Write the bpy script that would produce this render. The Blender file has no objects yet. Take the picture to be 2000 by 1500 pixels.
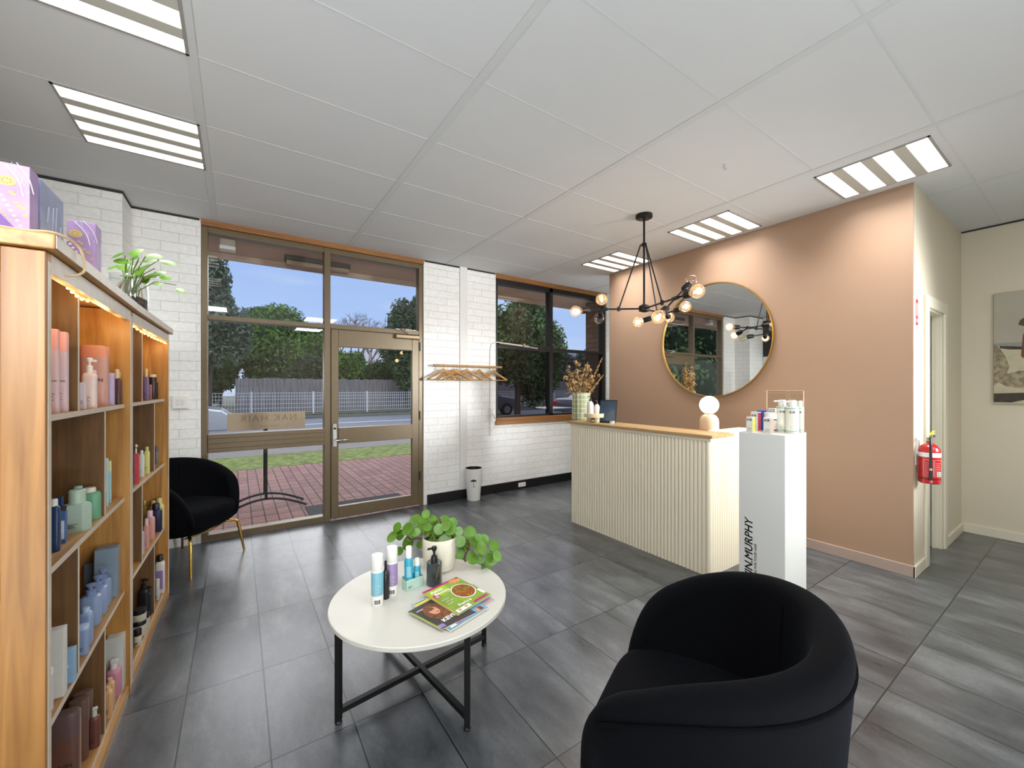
import bpy, bmesh, math, random
from math import sin, cos, pi, radians as R, sqrt
from mathutils import Vector, Matrix
random.seed(7)
C = bpy.context.scene.collection
# ------------------------------------------------------------------ camera model (reads photo pixels into points)
FP, HC, HY, CX = 791., 1.38, 756., 1000.
YAW = R(34.1)
FW = (sin(YAW), cos(YAW)); RT = (cos(YAW), -sin(YAW))
def ray(x, y):
    u = (x-CX)/FP
    return (FW[0]+u*RT[0], FW[1]+u*RT[1], (HY-y)/FP)
def atZ(x, y, z=0.):
    r = ray(x, y); t = (z-HC)/r[2]; return Vector((r[0]*t, r[1]*t, z))
def atX(x, y, X0):
    r = ray(x, y); t = X0/r[0]; return Vector((X0, r[1]*t, HC+r[2]*t))
def atY(x, y, Y0):
    r = ray(x, y); t = Y0/r[1]; return Vector((r[0]*t, Y0, HC+r[2]*t))
def atD(x, y, d):
    r = ray(x, y); return Vector((r[0]*d, r[1]*d, HC+r[2]*d))
def dist(p): return p[0]*FW[0]+p[1]*FW[1]
def zat(y, d): return HC+(HY-y)/FP*d
H = 2.865; YW = 4.50; XP = 4.055; XR = 5.75

# ------------------------------------------------------------------ materials
MC = {}
def s2l(c):
    return tuple((v/255/12.92 if v/255 <= .04045 else ((v/255+.055)/1.055)**2.4) for v in c)+(1,)
def mat(key, rgb, rough=.5, metal=0., noise=0., nscale=20., emit=None, es=1., bump=0., bscale=60., coat=0., sheen=0., trans=0., stretch=(1,1,1), alpha=1.):
    if key in MC: return MC[key]
    m = bpy.data.materials.new(key); m.use_nodes = True; nt = m.node_tree; b = nt.nodes['Principled BSDF']
    col = s2l(rgb)
    b.inputs['Base Color'].default_value = col; b.inputs['Roughness'].default_value = rough; b.inputs['Metallic'].default_value = metal
    if coat: b.inputs['Coat Weight'].default_value = coat; b.inputs['Coat Roughness'].default_value = .15
    if sheen: b.inputs['Sheen Weight'].default_value = sheen; b.inputs['Sheen Roughness'].default_value = .35; b.inputs['Sheen Tint'].default_value = (.45, .55, .8, 1)
    if trans: b.inputs['Transmission Weight'].default_value = trans
    if emit: b.inputs['Emission Color'].default_value = s2l(emit); b.inputs['Emission Strength'].default_value = es
    if noise or bump:
        tc = nt.nodes.new('ShaderNodeTexCoord'); mp = nt.nodes.new('ShaderNodeMapping'); mp.inputs['Scale'].default_value = stretch
        nt.links.new(tc.outputs['Object'], mp.inputs[0])
    if noise:
        n = nt.nodes.new('ShaderNodeTexNoise'); n.inputs['Scale'].default_value = nscale; n.inputs['Detail'].default_value = 5
        nt.links.new(mp.outputs[0], n.inputs['Vector'])
        r = nt.nodes.new('ShaderNodeValToRGB'); r.color_ramp.elements[0].position = .3; r.color_ramp.elements[1].position = .7
        r.color_ramp.elements[0].color = tuple(max(0, c*(1-noise)) for c in col[:3])+(1,)
        r.color_ramp.elements[1].color = tuple(min(1, c*(1+noise)) for c in col[:3])+(1,)
        nt.links.new(n.outputs['Fac'], r.inputs[0]); nt.links.new(r.outputs[0], b.inputs['Base Color'])
    if bump:
        n2 = nt.nodes.new('ShaderNodeTexNoise'); n2.inputs['Scale'].default_value = bscale; n2.inputs['Detail'].default_value = 3
        nt.links.new(mp.outputs[0], n2.inputs['Vector'])
        bp = nt.nodes.new('ShaderNodeBump'); bp.inputs['Strength'].default_value = bump; bp.inputs['Distance'].default_value = .01
        nt.links.new(n2.outputs['Fac'], bp.inputs['Height']); nt.links.new(bp.outputs[0], b.inputs['Normal'])
    MC[key] = m; return m
def N(nt, t, **k):
    n = nt.nodes.new(t)
    for a, v in k.items(): setattr(n, a, v)
    return n
def brickmat(key, c1, c2, mortar, bw, rh, ms, rough=.6, bumpd=.004, plane='wall', offset=.5, noise=.05, dirt=None):
    m = bpy.data.materials.new(key); m.use_nodes = True; nt = m.node_tree; b = nt.nodes['Principled BSDF']; L = nt.links
    g = N(nt, 'ShaderNodeNewGeometry'); sx = N(nt, 'ShaderNodeSeparateXYZ'); L.new(g.outputs['Position'], sx.inputs[0])
    cb = N(nt, 'ShaderNodeCombineXYZ')
    if plane == 'wall':
        ad = N(nt, 'ShaderNodeMath', operation='ADD'); L.new(sx.outputs[0], ad.inputs[0]); L.new(sx.outputs[1], ad.inputs[1])
        L.new(ad.outputs[0], cb.inputs[0]); L.new(sx.outputs[2], cb.inputs[1])
    else:
        L.new(sx.outputs[0], cb.inputs[1]); L.new(sx.outputs[1], cb.inputs[0])
    bt = N(nt, 'ShaderNodeTexBrick'); bt.offset = offset; bt.inputs['Scale'].default_value = 1
    bt.inputs['Brick Width'].default_value = bw; bt.inputs['Row Height'].default_value = rh; bt.inputs['Mortar Size'].default_value = ms
    bt.inputs['Mortar Smooth'].default_value = .3
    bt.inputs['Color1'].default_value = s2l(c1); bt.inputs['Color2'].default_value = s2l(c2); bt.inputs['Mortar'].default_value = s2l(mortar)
    L.new(cb.outputs[0], bt.inputs['Vector'])
    n = N(nt, 'ShaderNodeTexNoise'); n.inputs['Scale'].default_value = 30; n.inputs['Detail'].default_value = 5; L.new(g.outputs['Position'], n.inputs['Vector'])
    mx = N(nt, 'ShaderNodeMix', data_type='RGBA', blend_type='MULTIPLY'); mx.inputs[0].default_value = 1
    rp = N(nt, 'ShaderNodeValToRGB'); rp.color_ramp.elements[0].position = .3; rp.color_ramp.elements[1].position = .7
    rp.color_ramp.elements[0].color = (1-noise*2,)*3+(1,); rp.color_ramp.elements[1].color = (1, 1, 1, 1)
    L.new(n.outputs['Fac'], rp.inputs[0]); L.new(bt.outputs['Color'], mx.inputs[6]); L.new(rp.outputs[0], mx.inputs[7]); L.new(mx.outputs[2], b.inputs['Base Color'])
    bp = N(nt, 'ShaderNodeBump'); bp.invert = True; bp.inputs['Distance'].default_value = bumpd; bp.inputs['Strength'].default_value = .9
    ma = N(nt, 'ShaderNodeMath', operation='MULTIPLY_ADD'); L.new(n.outputs['Fac'], ma.inputs[0]); ma.inputs[1].default_value = .25; L.new(bt.outputs['Fac'], ma.inputs[2])
    L.new(ma.outputs[0], bp.inputs['Height']); L.new(bp.outputs[0], b.inputs['Normal'])
    b.inputs['Roughness'].default_value = rough
    return m
def floormat():
    m = bpy.data.materials.new('stone_tile'); m.use_nodes = True; nt = m.node_tree; b = nt.nodes['Principled BSDF']; L = nt.links
    g = N(nt, 'ShaderNodeNewGeometry'); mp = N(nt, 'ShaderNodeMapping'); mp.inputs['Location'].default_value = (.1905, .012, 0)
    L.new(g.outputs['Position'], mp.inputs[0])
    bt = N(nt, 'ShaderNodeTexBrick'); bt.offset = 0; bt.inputs['Scale'].default_value = 1; bt.inputs['Brick Width'].default_value = .2935; bt.inputs['Row Height'].default_value = .5835
    bt.inputs['Mortar Size'].default_value = .0026; bt.inputs['Mortar Smooth'].default_value = .2
    bt.inputs['Color1'].default_value = (.6, .6, .6, 1); bt.inputs['Color2'].default_value = (1.15, 1.15, 1.15, 1); bt.inputs['Mortar'].default_value = (.25, .25, .25, 1)
    L.new(mp.outputs[0], bt.inputs['Vector'])
    # per tile offset so the veins break at the joints
    add = N(nt, 'ShaderNodeVectorMath', operation='MULTIPLY_ADD'); L.new(bt.outputs['Color'], add.inputs[0]); add.inputs[1].default_value = (7, 3, 5); L.new(g.outputs['Position'], add.inputs[2])
    st = N(nt, 'ShaderNodeMapping'); st.inputs['Scale'].default_value = (3.3, 1.2, 1); L.new(add.outputs[0], st.inputs[0])
    n = N(nt, 'ShaderNodeTexNoise'); n.inputs['Scale'].default_value = 1.6; n.inputs['Detail'].default_value = 9; n.inputs['Roughness'].default_value = .65; n.inputs['Distortion'].default_value = .2
    L.new(st.outputs[0], n.inputs['Vector'])
    rp = N(nt, 'ShaderNodeValToRGB'); e = rp.color_ramp.elements; e[0].position = .34; e[0].color = s2l((50, 54, 58)); e[1].position = .68; e[1].color = s2l((110, 114, 117))
    x = e.new(.5); x.color = s2l((78, 82, 86)); L.new(n.outputs['Fac'], rp.inputs[0])
    n3 = N(nt, 'ShaderNodeTexNoise'); n3.inputs['Scale'].default_value = 70; n3.inputs['Detail'].default_value = 4; L.new(g.outputs['Position'], n3.inputs['Vector'])
    r3 = N(nt, 'ShaderNodeValToRGB'); r3.color_ramp.elements[0].position = .3; r3.color_ramp.elements[0].color = (.8, .8, .8, 1); r3.color_ramp.elements[1].position = .75; r3.color_ramp.elements[1].color = (1.15, 1.15, 1.15, 1); L.new(n3.outputs['Fac'], r3.inputs[0])
    m1 = N(nt, 'ShaderNodeMix', data_type='RGBA', blend_type='MULTIPLY'); m1.inputs[0].default_value = .8; L.new(rp.outputs[0], m1.inputs[6]); L.new(r3.outputs[0], m1.inputs[7])
    m2 = N(nt, 'ShaderNodeMix', data_type='RGBA', blend_type='MULTIPLY'); L.new(bt.outputs['Fac'], m2.inputs[0]); L.new(m1.outputs[2], m2.inputs[6]); m2.inputs[7].default_value = (.012, .013, .014, 1)
    L.new(m2.outputs[2], b.inputs['Base Color']); b.inputs['IOR'].default_value = 1.85
    rr = N(nt, 'ShaderNodeMapRange'); rr.inputs['To Min'].default_value = .24; rr.inputs['To Max'].default_value = .34; L.new(n.outputs['Fac'], rr.inputs['Value']); L.new(rr.outputs[0], b.inputs['Roughness'])
    bp = N(nt, 'ShaderNodeBump'); bp.invert = True; bp.inputs['Distance'].default_value = .0015; bp.inputs['Strength'].default_value = .6; L.new(bt.outputs['Fac'], bp.inputs['Height']); L.new(bp.outputs[0], b.inputs['Normal'])
    return m
def woodmat(key, dark, light, axis='z', rough=.4, scale=1.):
    m = bpy.data.materials.new(key); m.use_nodes = True; nt = m.node_tree; b = nt.nodes['Principled BSDF']; L = nt.links
    g = N(nt, 'ShaderNodeNewGeometry'); mp = N(nt, 'ShaderNodeMapping')
    s = {'z': (14, 14, .9), 'y': (14, .9, 14), 'x': (.9, 14, 14)}[axis]; mp.inputs['Scale'].default_value = tuple(v*scale for v in s)
    L.new(g.outputs['Position'], mp.inputs[0])
    n = N(nt, 'ShaderNodeTexNoise'); n.inputs['Scale'].default_value = 2.2; n.inputs['Detail'].default_value = 8; n.inputs['Distortion'].default_value = .8; L.new(mp.outputs[0], n.inputs['Vector'])
    rp = N(nt, 'ShaderNodeValToRGB'); e = rp.color_ramp.elements; e[0].position = .3; e[0].color = s2l(dark); e[1].position = .68; e[1].color = s2l(light)
    L.new(n.outputs['Fac'], rp.inputs[0]); L.new(rp.outputs[0], b.inputs['Base Color']); b.inputs['Roughness'].default_value = rough
    bp = N(nt, 'ShaderNodeBump'); bp.inputs['Distance'].default_value = .002; bp.inputs['Strength'].default_value = .2; L.new(n.outputs['Fac'], bp.inputs['Height']); L.new(bp.outputs[0], b.inputs['Normal'])
    MC[key] = m; return m
def glassmat(key, tint=(1, 1, 1), refl=.9, rough=0., base=0.0, ior=1.45):
    m = bpy.data.materials.new(key); m.use_nodes = True; nt = m.node_tree; nt.nodes.clear(); L = nt.links
    o = N(nt, 'ShaderNodeOutputMaterial'); t = N(nt, 'ShaderNodeBsdfTransparent'); t.inputs[0].default_value = tuple(tint)+(1,)
    gl = N(nt, 'ShaderNodeBsdfGlossy'); gl.inputs['Roughness'].default_value = rough; gl.inputs['Color'].default_value = (refl,)*3+(1,)
    lw = N(nt, 'ShaderNodeLayerWeight'); pw = N(nt, 'ShaderNodeMath', operation='POWER'); L.new(lw.outputs['Facing'], pw.inputs[0]); pw.inputs[1].default_value = 4.5
    ad = N(nt, 'ShaderNodeMath', operation='MULTIPLY_ADD'); ad.use_clamp = True; ad.inputs[1].default_value = .85; ad.inputs[2].default_value = .035+base; L.new(pw.outputs[0], ad.inputs[0])
    mx = N(nt, 'ShaderNodeMixShader'); L.new(ad.outputs[0], mx.inputs[0]); L.new(t.outputs[0], mx.inputs[1]); L.new(gl.outputs[0], mx.inputs[2]); L.new(mx.outputs[0], o.inputs[0])
    MC[key] = m; return m
WBRICK = brickmat('painted_white_brick', (246, 246, 243), (240, 240, 237), (226, 226, 223), .24, .0845, .003, .45, .003)  # joints tinted greyer to imitate groove shade; the mortar itself is white
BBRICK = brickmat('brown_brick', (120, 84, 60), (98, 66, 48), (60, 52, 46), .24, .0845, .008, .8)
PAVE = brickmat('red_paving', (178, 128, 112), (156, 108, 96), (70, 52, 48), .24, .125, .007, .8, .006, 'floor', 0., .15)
FLOOR = floormat()
OAK = woodmat('honey_oak', (158, 104, 44), (200, 148, 80), 'z'); OAKY = woodmat('honey_oak_long', (150, 105, 55), (196, 152, 95), 'y')
PANELW = woodmat('brown_veneer', (98, 68, 38), (124, 90, 54), 'z', .5, 1.4)
SHELFE = mat('shelf_edge', (206, 194, 176), .4, noise=.08)
TRIMW = woodmat('orange_timber', (132, 88, 48), (160, 110, 62), 'x'); TOPOAK = woodmat('counter_oak', (160, 125, 80), (200, 168, 118), 'y')
BRONZE = mat('bronze_frame', (112, 97, 74), .36, .25, noise=.04); DARKF = mat('dark_frame', (38, 36, 36), .4, .3)
BLACK = mat('black_metal', (18, 18, 19), .42, .3); BLACKP = mat('black_plastic', (20, 20, 22), .3); CHROME = mat('chrome', (190, 190, 188), .22, 1.)
GOLD = mat('gold_metal', (200, 158, 82), .22, 1.); VELVET = mat('dark_navy_velvet', (4, 5, 9), .9, noise=.25, nscale=6, sheen=.02, bump=.12, bscale=90); VELVET.node_tree.nodes['Principled BSDF'].inputs['Specular IOR Level'].default_value = .12
WHITEP = mat('white_plastic', (232, 231, 226), .35); WHITEC = mat('white_ceiling', (208, 210, 211), .8, noise=.012, nscale=4)
STRIPC = mat('ceiling_strip', (203, 205, 205), .7); CREAMW = mat('cream_paint', (216, 206, 184), .6, noise=.01, nscale=3); CREAMT = mat('cream_trim', (226, 218, 198), .4)
PINKW = mat('terracotta_paint', (164, 134, 111), .5, noise=.015, nscale=3); PINKT = mat('mauve_trim', (170, 150, 140), .45)
GLASS = glassmat('window_glass', (.96, .97, .96), .85, 0., .02); FILM = glassmat('dark_window_film', (.30, .30, .33), .6, .05, .02)
CLEAR = glassmat('clear_glass', (.97, .98, .97), .9, 0., .03); 
WARM = mat('warm_emitter', (255, 220, 170), emit=(255, 205, 140), es=14); WHITE = mat('white_paint', (238, 238, 236), .3)

# ------------------------------------------------------------------ mesh builder
class MB:
    def __init__(s): s.v = []; s.f = []; s.sm = []
    def add(s, vs, fs, smooth=False):
        o = len(s.v); s.v += [tuple(v) for v in vs]; s.f += [tuple(i+o for i in f) for f in fs]; s.sm += [smooth]*len(fs); return s
    def box(s, x0, x1, y0, y1, z0, z1, T=None):
        vs = [Vector((x, y, z)) for z in (z0, z1) for y in (y0, y1) for x in (x0, x1)]
        if T: vs = [T @ v for v in vs]
        return s.add(vs, [(0, 2, 3, 1), (4, 5, 7, 6), (0, 1, 5, 4), (2, 6, 7, 3), (0, 4, 6, 2), (1, 3, 7, 5)])
    def pane(s, x0, x1, y0, y1, z0, z1): return s.add([(x0, y0, z0), (x1, y0, z0), (x1, y0, z1), (x0, y0, z1)], [(0, 1, 2, 3)])
    def slab(s, q, z0, z1):          # four floor-plan corners
        vs = [(p[0], p[1], z) for z in (z0, z1) for p in q]
        return s.add(vs, [(3, 2, 1, 0), (4, 5, 6, 7), (0, 1, 5, 4), (1, 2, 6, 5), (2, 3, 7, 6), (3, 0, 4, 7)])
    def lathe(s, prof, n=24, T=None, sx=1., sy=1., cap=True, power=None):
        vs = []; fs = []
        for r, z in prof:
            for i in range(n):
                a = 2*pi*i/n; c, d = cos(a), sin(a)
                if power: k = (abs(c)**power+abs(d)**power)**(-1/power); c, d = c*k, d*k
                vs.append(Vector((r*c*sx, r*d*sy, z)))
        for j in range(len(prof)-1):
            for i in range(n):
                a, b = j*n+i, j*n+(i+1) % n; fs.append((a, b, b+n, a+n))
        if T: vs = [T @ v for v in vs]
        s.add(vs, fs, True)
        if cap:
            o = len(s.v)-len(vs)
            if prof[0][0] > 1e-6: s.f.append(tuple(o+i for i in reversed(range(n)))); s.sm.append(False)
            if prof[-1][0] > 1e-6: s.f.append(tuple(o+(len(prof)-1)*n+i for i in range(n))); s.sm.append(False)
        return s
    def tube(s, pts, r, n=8, cap=True, rs=None):
        pts = [Vector(p) for p in pts]; vs = []; fs = []; up = None
        for k, p in enumerate(pts):
            t = (pts[min(k+1, len(pts)-1)]-pts[max(k-1, 0)]).normalized()
            if up is None: up = Vector((0, 0, 1)) if abs(t.z) < .9 else Vector((1, 0, 0))
            a = t.cross(up).normalized(); b = a.cross(t).normalized(); up = b
            rr = rs[k] if rs else r
            for i in range(n): q = 2*pi*i/n; vs.append(p+(a*cos(q)+b*sin(q))*rr)
        for k in range(len(pts)-1):
            for i in range(n): a, b = k*n+i, k*n+(i+1) % n; fs.append((a, b, b+n, a+n))
        s.add(vs, fs, True)
        if cap:
            o = len(s.v)-len(vs); s.f.append(tuple(o+i for i in reversed(range(n)))); s.f.append(tuple(o+len(vs)-n+i for i in range(n))); s.sm += [False]*2
        return s
    def bar(s, a, b, w, h, up=(0, 0, 1)):
        a, b = Vector(a), Vector(b); t = (b-a).normalized(); u = Vector(up)
        x = t.cross(u).normalized(); y = x.cross(t).normalized()
        vs = [p+x*i*w/2+y*j*h/2 for p in (a, b) for i, j in ((-1, -1), (1, -1), (1, 1), (-1, 1))]
        return s.add(vs, [(3, 2, 1, 0), (4, 5, 6, 7), (0, 1, 5, 4), (1, 2, 6, 5), (2, 3, 7, 6), (3, 0, 4, 7)])
    def sphere(s, c, r, n=16, m=10, sq=(1, 1, 1)):
        c = Vector(c); vs = []; fs = []
        for j in range(m+1):
            t = pi*j/m
            for i in range(n): a = 2*pi*i/n; vs.append(c+Vector((r*sin(t)*cos(a)*sq[0], r*sin(t)*sin(a)*sq[1], r*cos(t)*sq[2])))
        for j in range(m):
            for i in range(n): a, b = j*n+i, j*n+(i+1) % n; fs.append((a, a+n, b+n, b))
        return s.add(vs, fs, True)
    def leaf(s, c, nrm, tip, l, w, curl=.15, n=10, round_=False):
        c = Vector(c); nrm = Vector(nrm).normalized(); tip = Vector(tip); tip = (tip-nrm*tip.dot(nrm)).normalized(); sd = nrm.cross(tip)
        vs = [c]; k = n
        for i in range(n):
            a = 2*pi*i/n; u, v = cos(a), sin(a)
            if not round_ : v *= (1-.35*max(0, u)); 
            vs.append(c+tip*u*l/2+sd*v*w/2+nrm*(-curl*l*(u*u*.5+v*v*.3)))
        return s.add(vs, [(0, 1+i, 1+(i+1) % n) for i in range(n)], True)
    def build(s, name, m, parent=None, bevel=0., loc=None, solid=0., sub=0):
        me = bpy.data.meshes.new(name); me.from_pydata(s.v, [], s.f); me.update()
        me.polygons.foreach_set('use_smooth', s.sm if len(s.sm) == len(me.polygons) else [False]*len(me.polygons))
        if not sub and any(s.sm): me.set_sharp_from_angle(angle=R(38))
        o = bpy.data.objects.new(name, me); C.objects.link(o)
        if m: me.materials.append(m)
        if parent: o.parent = parent
        if loc: o.location = loc
        if bevel:
            md = o.modifiers.new('bevel', 'BEVEL'); md.width = bevel; md.segments = 2; md.limit_method = 'ANGLE'; md.angle_limit = R(40)
        if solid:
            md = o.modifiers.new('solid', 'SOLIDIFY'); md.thickness = solid
        if sub:
            md = o.modifiers.new('sub', 'SUBSURF'); md.levels = sub; md.render_levels = sub
        return o
def tag(o, label, cat, group=None, kind=None):
    if label: o['label'] = label
    if cat: o['category'] = cat
    if group: o['group'] = group
    if kind: o['kind'] = kind
    return o
def thing(name, label, cat, loc=(0, 0, 0), rz=0., group=None):
    o = bpy.data.objects.new(name, None); C.objects.link(o); o.empty_display_size = .05; o.location = loc; o.rotation_euler = (0, 0, rz)
    return tag(o, label, cat, group)
def struct(o): o['kind'] = 'structure'; return o
def tree_copy(o, parent=None):
    c = o.copy(); C.objects.link(c); c.parent = parent
    for ch in o.children: tree_copy(ch, c)
    return c
def lettering(txt, size, m, parent, T, name='lettering', shear=0., bold=0., ext=.0004, align='LEFT', sx=1., space=1., fat=0.):
    cu = bpy.data.curves.new('t', 'FONT'); cu.body = txt; cu.size = size; cu.extrude = ext; cu.shear = shear; cu.offset = bold; cu.align_x = align; cu.resolution_u = 2; cu.space_character = space
    o = bpy.data.objects.new('t', cu); C.objects.link(o)
    dg = bpy.context.evaluated_depsgraph_get(); dg.update()
    me = bpy.data.meshes.new_from_object(o.evaluated_get(dg)); bpy.data.objects.remove(o); bpy.data.curves.remove(cu)
    if fat:
        V = [v.co.copy() for v in me.vertices]; F = [tuple(p.vertices) for p in me.polygons]; n_ = len(V); VV = []; FF = []
        for i_, (a, b) in enumerate(((-fat, 0), (fat, 0), (0, fat*.7), (0, -fat*.7))):
            VV += [(v.x+a, v.y+b, v.z+i_*.00002) for v in V]; FF += [tuple(q+i_*n_ for q in f_) for f_ in F]
        me = bpy.data.meshes.new('t'); me.from_pydata(VV, [], FF)
    me.transform(T @ Matrix.Diagonal((sx, 1, 1, 1))); me.materials.clear(); me.materials.append(m)
    q = bpy.data.objects.new(name, me); C.objects.link(q); q.parent = parent
    return q
def frame(o, ux, uy):      # text plane: origin, reading direction, up direction
    ux = Vector(ux).normalized(); uy = Vector(uy).normalized(); uz = ux.cross(uy)
    M = Matrix((ux, uy, uz)).transposed().to_4x4(); M.translation = Vector(o); return M
def light(name, kind, loc, energy, color=(1, 1, 1), size=.1, rot=(0, 0, 0), parent=None, sy=None, spread=None):
    l = bpy.data.lights.new(name, kind); l.energy = energy; l.color = color
    if kind == 'AREA':
        l.size = size
        if sy: l.shape = 'RECTANGLE'; l.size_y = sy
        if spread: l.spread = spread
    elif kind in ('POINT', 'SPOT'): l.shadow_soft_size = size
    o = bpy.data.objects.new(name, l); C.objects.link(o); o.location = loc; o.rotation_euler = rot
    if parent: o.parent = parent
    return o
def inset(mb, *a): return mb

# ================================================================== ROOM SHELL
def S(name, mb, m, bevel=0.): return struct(mb.build(name, m, bevel=bevel))
S('floor', MB().box(-1.6, 6.2, -3.6, YW+.02, -.05, 0), FLOOR)
ce = S('ceiling', MB().box(-1.6, 6.2, -3.6, YW+.3, H, H+.08), WHITEC)
wn = MB()
for a in ((-1.55, -.27, 0, H), (1.80, 2.79, 0, H), (2.79, 4.86, 0, .89), (4.86, 6.1, 0, H)): wn.box(a[0], a[1], YW, YW+.12, a[2], a[3])
wn.box(-1.4, -.725, 4.2, YW+.01, 0, H)                       # pilaster left of the door
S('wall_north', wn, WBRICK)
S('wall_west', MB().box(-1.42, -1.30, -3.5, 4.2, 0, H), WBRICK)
S('window_3', MB().box(-1.30, -1.285, 1.6, 4.19, 2.03, 2.80), mat('dark_glazing', (24, 26, 28), .1))
S('wall_board', MB().box(-1.30, -1.28, 1.6, 4.19, 0, 2.03), mat('pale_board', (214, 220, 222), .5))
S('wall_south', MB().box(-1.5, 6.1, -3.55, -3.45, 0, H), CREAMW)
S('wall_east', MB().box(XR, XR+.1, -3.5, YW, 0, H), CREAMW)
S('wall_feature', MB().box(XP, XP+.012, .80, 3.70, 0, H), PINKW)
S('wall_partition', MB().box(XP+.012, XP+.1, .804, 3.70, 0, H).box(XP+.012, 4.44, .80, .90, 0, H).box(4.44, 4.98, .80, .90, 2.0, H).box(4.98, XR, .80, .90, 0, H), CREAMW)
# near-black strips colour in the shade where walls meet the ceiling
S('trim_9', MB().box(-.72, -.28, YW-.006, YW+.01, H-.018, H-.001).box(1.81, 2.26, YW-.006, YW+.01, H-.018, H-.001).box(2.37, 2.78, YW-.006, YW+.01, H-.018, H-.001).box(-.733, -.719, 4.2, YW, H-.018, H-.001).box(-1.3, -.72, 4.194, 4.21, H-.02, H-.001).box(XR-.01, XR, -3.4, .8, H-.014, H-.001), mat('painted_gap_shade', (52, 48, 44), .8))
S('baseboard_north', MB().box(1.84, XR, YW-.018, YW, 0, .115), mat('black_skirting', (22, 22, 23), .35), .003)
S('baseboard_feature', MB().box(XP-.016, XP, .785, 3.70, 0, .085), PINKT, .004)
S('baseboard_partition', MB().box(XP-.016, 4.34, .784, .80, 0, .085).box(5.08, XR, .784, .80, 0, .085), CREAMT, .004)
S('baseboard_east', MB().box(XR-.016, XR, -3.4, .785, 0, .085), CREAMT, .004)
# smooth casing strip on the brick
S('trim_1', MB().box(2.265, 2.365, YW-.016, YW, .115, H), mat('white_casing', (226, 225, 221), .5), .002)
# timber heads and sill
S('trim_2', MB().box(-.27, 1.80, YW-.012, YW+.1, 2.815, H), TRIMW, .003)
S('trim_3', MB().box(2.79, 4.86, YW-.012, YW+.1, 2.805, H), TRIMW, .003)
S('trim_4', MB().box(2.78, 4.87, YW-.03, YW+.1, .885, .935).box(2.79, 4.86, YW-.014, YW+.1, .935, .975), TRIMW, .003)
# ceiling cover strips
cs = MB()
for x in (-.17, .97, 2.09, 3.27, 4.46): cs.box(x-.02, x+.02, -3.4, YW, H-.003, H+.002)
for k in range(-6, 7):
    y = .55+.583*k
    cs.box(-1.3, XR, y-.006, y+.006, H-.0018, H+.002)
S('trim_5', cs, STRIPC)
gp = MB()
for x in (-.17, .97, 2.09, 3.27, 4.46):
    for s in (-.021, .021): gp.box(x+s-.0012, x+s+.0012, -3.4, YW, H-.0022, H+.001)
S('trim_6', gp, mat('hairline_gap', (192, 193, 192), .8))

# ================================================================== DOOR + WINDOW FRAMES
YF = YW+.03
f = MB()
def fr(x0, x1, z0, z1, y0=YF-.01, y1=YF+.09): f.box(x0, x1, y0, y1, z0, z1)
fr(-.27, -.222, 0, 2.815); fr(1.75, 1.80, 0, 2.815); fr(.735, .795, 0, 2.815)
fr(-.222, .735, 2.765, 2.815); fr(.795, 1.75, 2.765, 2.815)
fr(-.222, .735, 1.985, 2.028); fr(.795, 1.75, 1.985, 2.035)
fr(-.222, .735, .79, .955, YF-.025, YF+.07); fr(-.222, .735, 0, .055)
w1 = S('window_1', f, BRONZE, .004)
MB().pane(-.222, .735, YF+.03, YF+.036, 2.028, 2.765).pane(.795, 1.75, YF+.03, YF+.036, 2.035, 2.765).pane(-.222, .735, YF+.03, YF+.036, .955, 1.985).pane(-.222, .735, YF+.03, YF+.036, .055, .79).build('glass_pane', GLASS, w1)
gm = MB()
for k in range(3): gm.box(-.222, .735, YF-.0265, YF-.024, .825+k*.045, .829+k*.045)
gm.build('rail_groove', mat('bronze_dark', (70, 58, 42), .5, .4), w1)
d = MB()
d.box(.80, .87, YF-.02, YF+.03, .012, 1.98).box(1.665, 1.745, YF-.02, YF+.03, .012, 1.98).box(.87, 1.665, YF-.02, YF+.03, 1.80, 1.98).box(.87, 1.665, YF-.02, YF+.03, .012, .135).box(.87, 1.665, YF-.03, YF+.03, .79, .955)
dr = S('door_1', d, BRONZE, .004)
MB().pane(.87, 1.665, YF+.0, YF+.006, .955, 1.80).pane(.87, 1.665, YF+.0, YF+.006, .135, .79).build('glass_pane', GLASS, dr)
hd = MB().box(.812, .852, YF-.032, YF-.018, .76, 1.0).build('door_handle', CHROME, dr, .003)
MB().tube([(.832, YF-.03, .83), (.832, YF-.07, .83), (.85, YF-.075, .83), (.96, YF-.075, .832)], .008, 8).build('lever', CHROME, hd)
MB().lathe([(.012, 0), (.012, .006)], 16, Matrix.Translation((.832, YF-.032, .95)) @ Matrix.Rotation(R(90), 4, 'X')).build('lock_cylinder', BLACK, hd)
MB().lathe([(.011, 0), (.011, .004)], 16, Matrix.Translation((.835, YF-.02, 1.42)) @ Matrix.Rotation(R(90), 4, 'X')).lathe([(.011, 0), (.011, .004)], 16, Matrix.Translation((.835, YF-.02, 1.36)) @ Matrix.Rotation(R(90), 4, 'X')).build('plug_cap', BRONZE, dr)
cl = MB().box(1.46, 1.74, YF-.075, YF-.02, 1.925, 1.975).build('door_closer', mat('closer_bronze', (128, 112, 88), .35, .6), dr, .01)
MB().bar((1.6, YF-.05, 1.99), (1.5, YF-.09, 2.03), .018, .008).bar((1.5, YF-.09, 2.03), (1.62, YF-.02, 2.05), .018, .008).build('closer_arm', CHROME, cl)
for z in (.35, 1.05, 1.85): MB().tube([(1.752, YF-.026, z-.05), (1.752, YF-.026, z+.05)], .009, 8).build('hinge', DARKF, dr)
f = MB()
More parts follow.
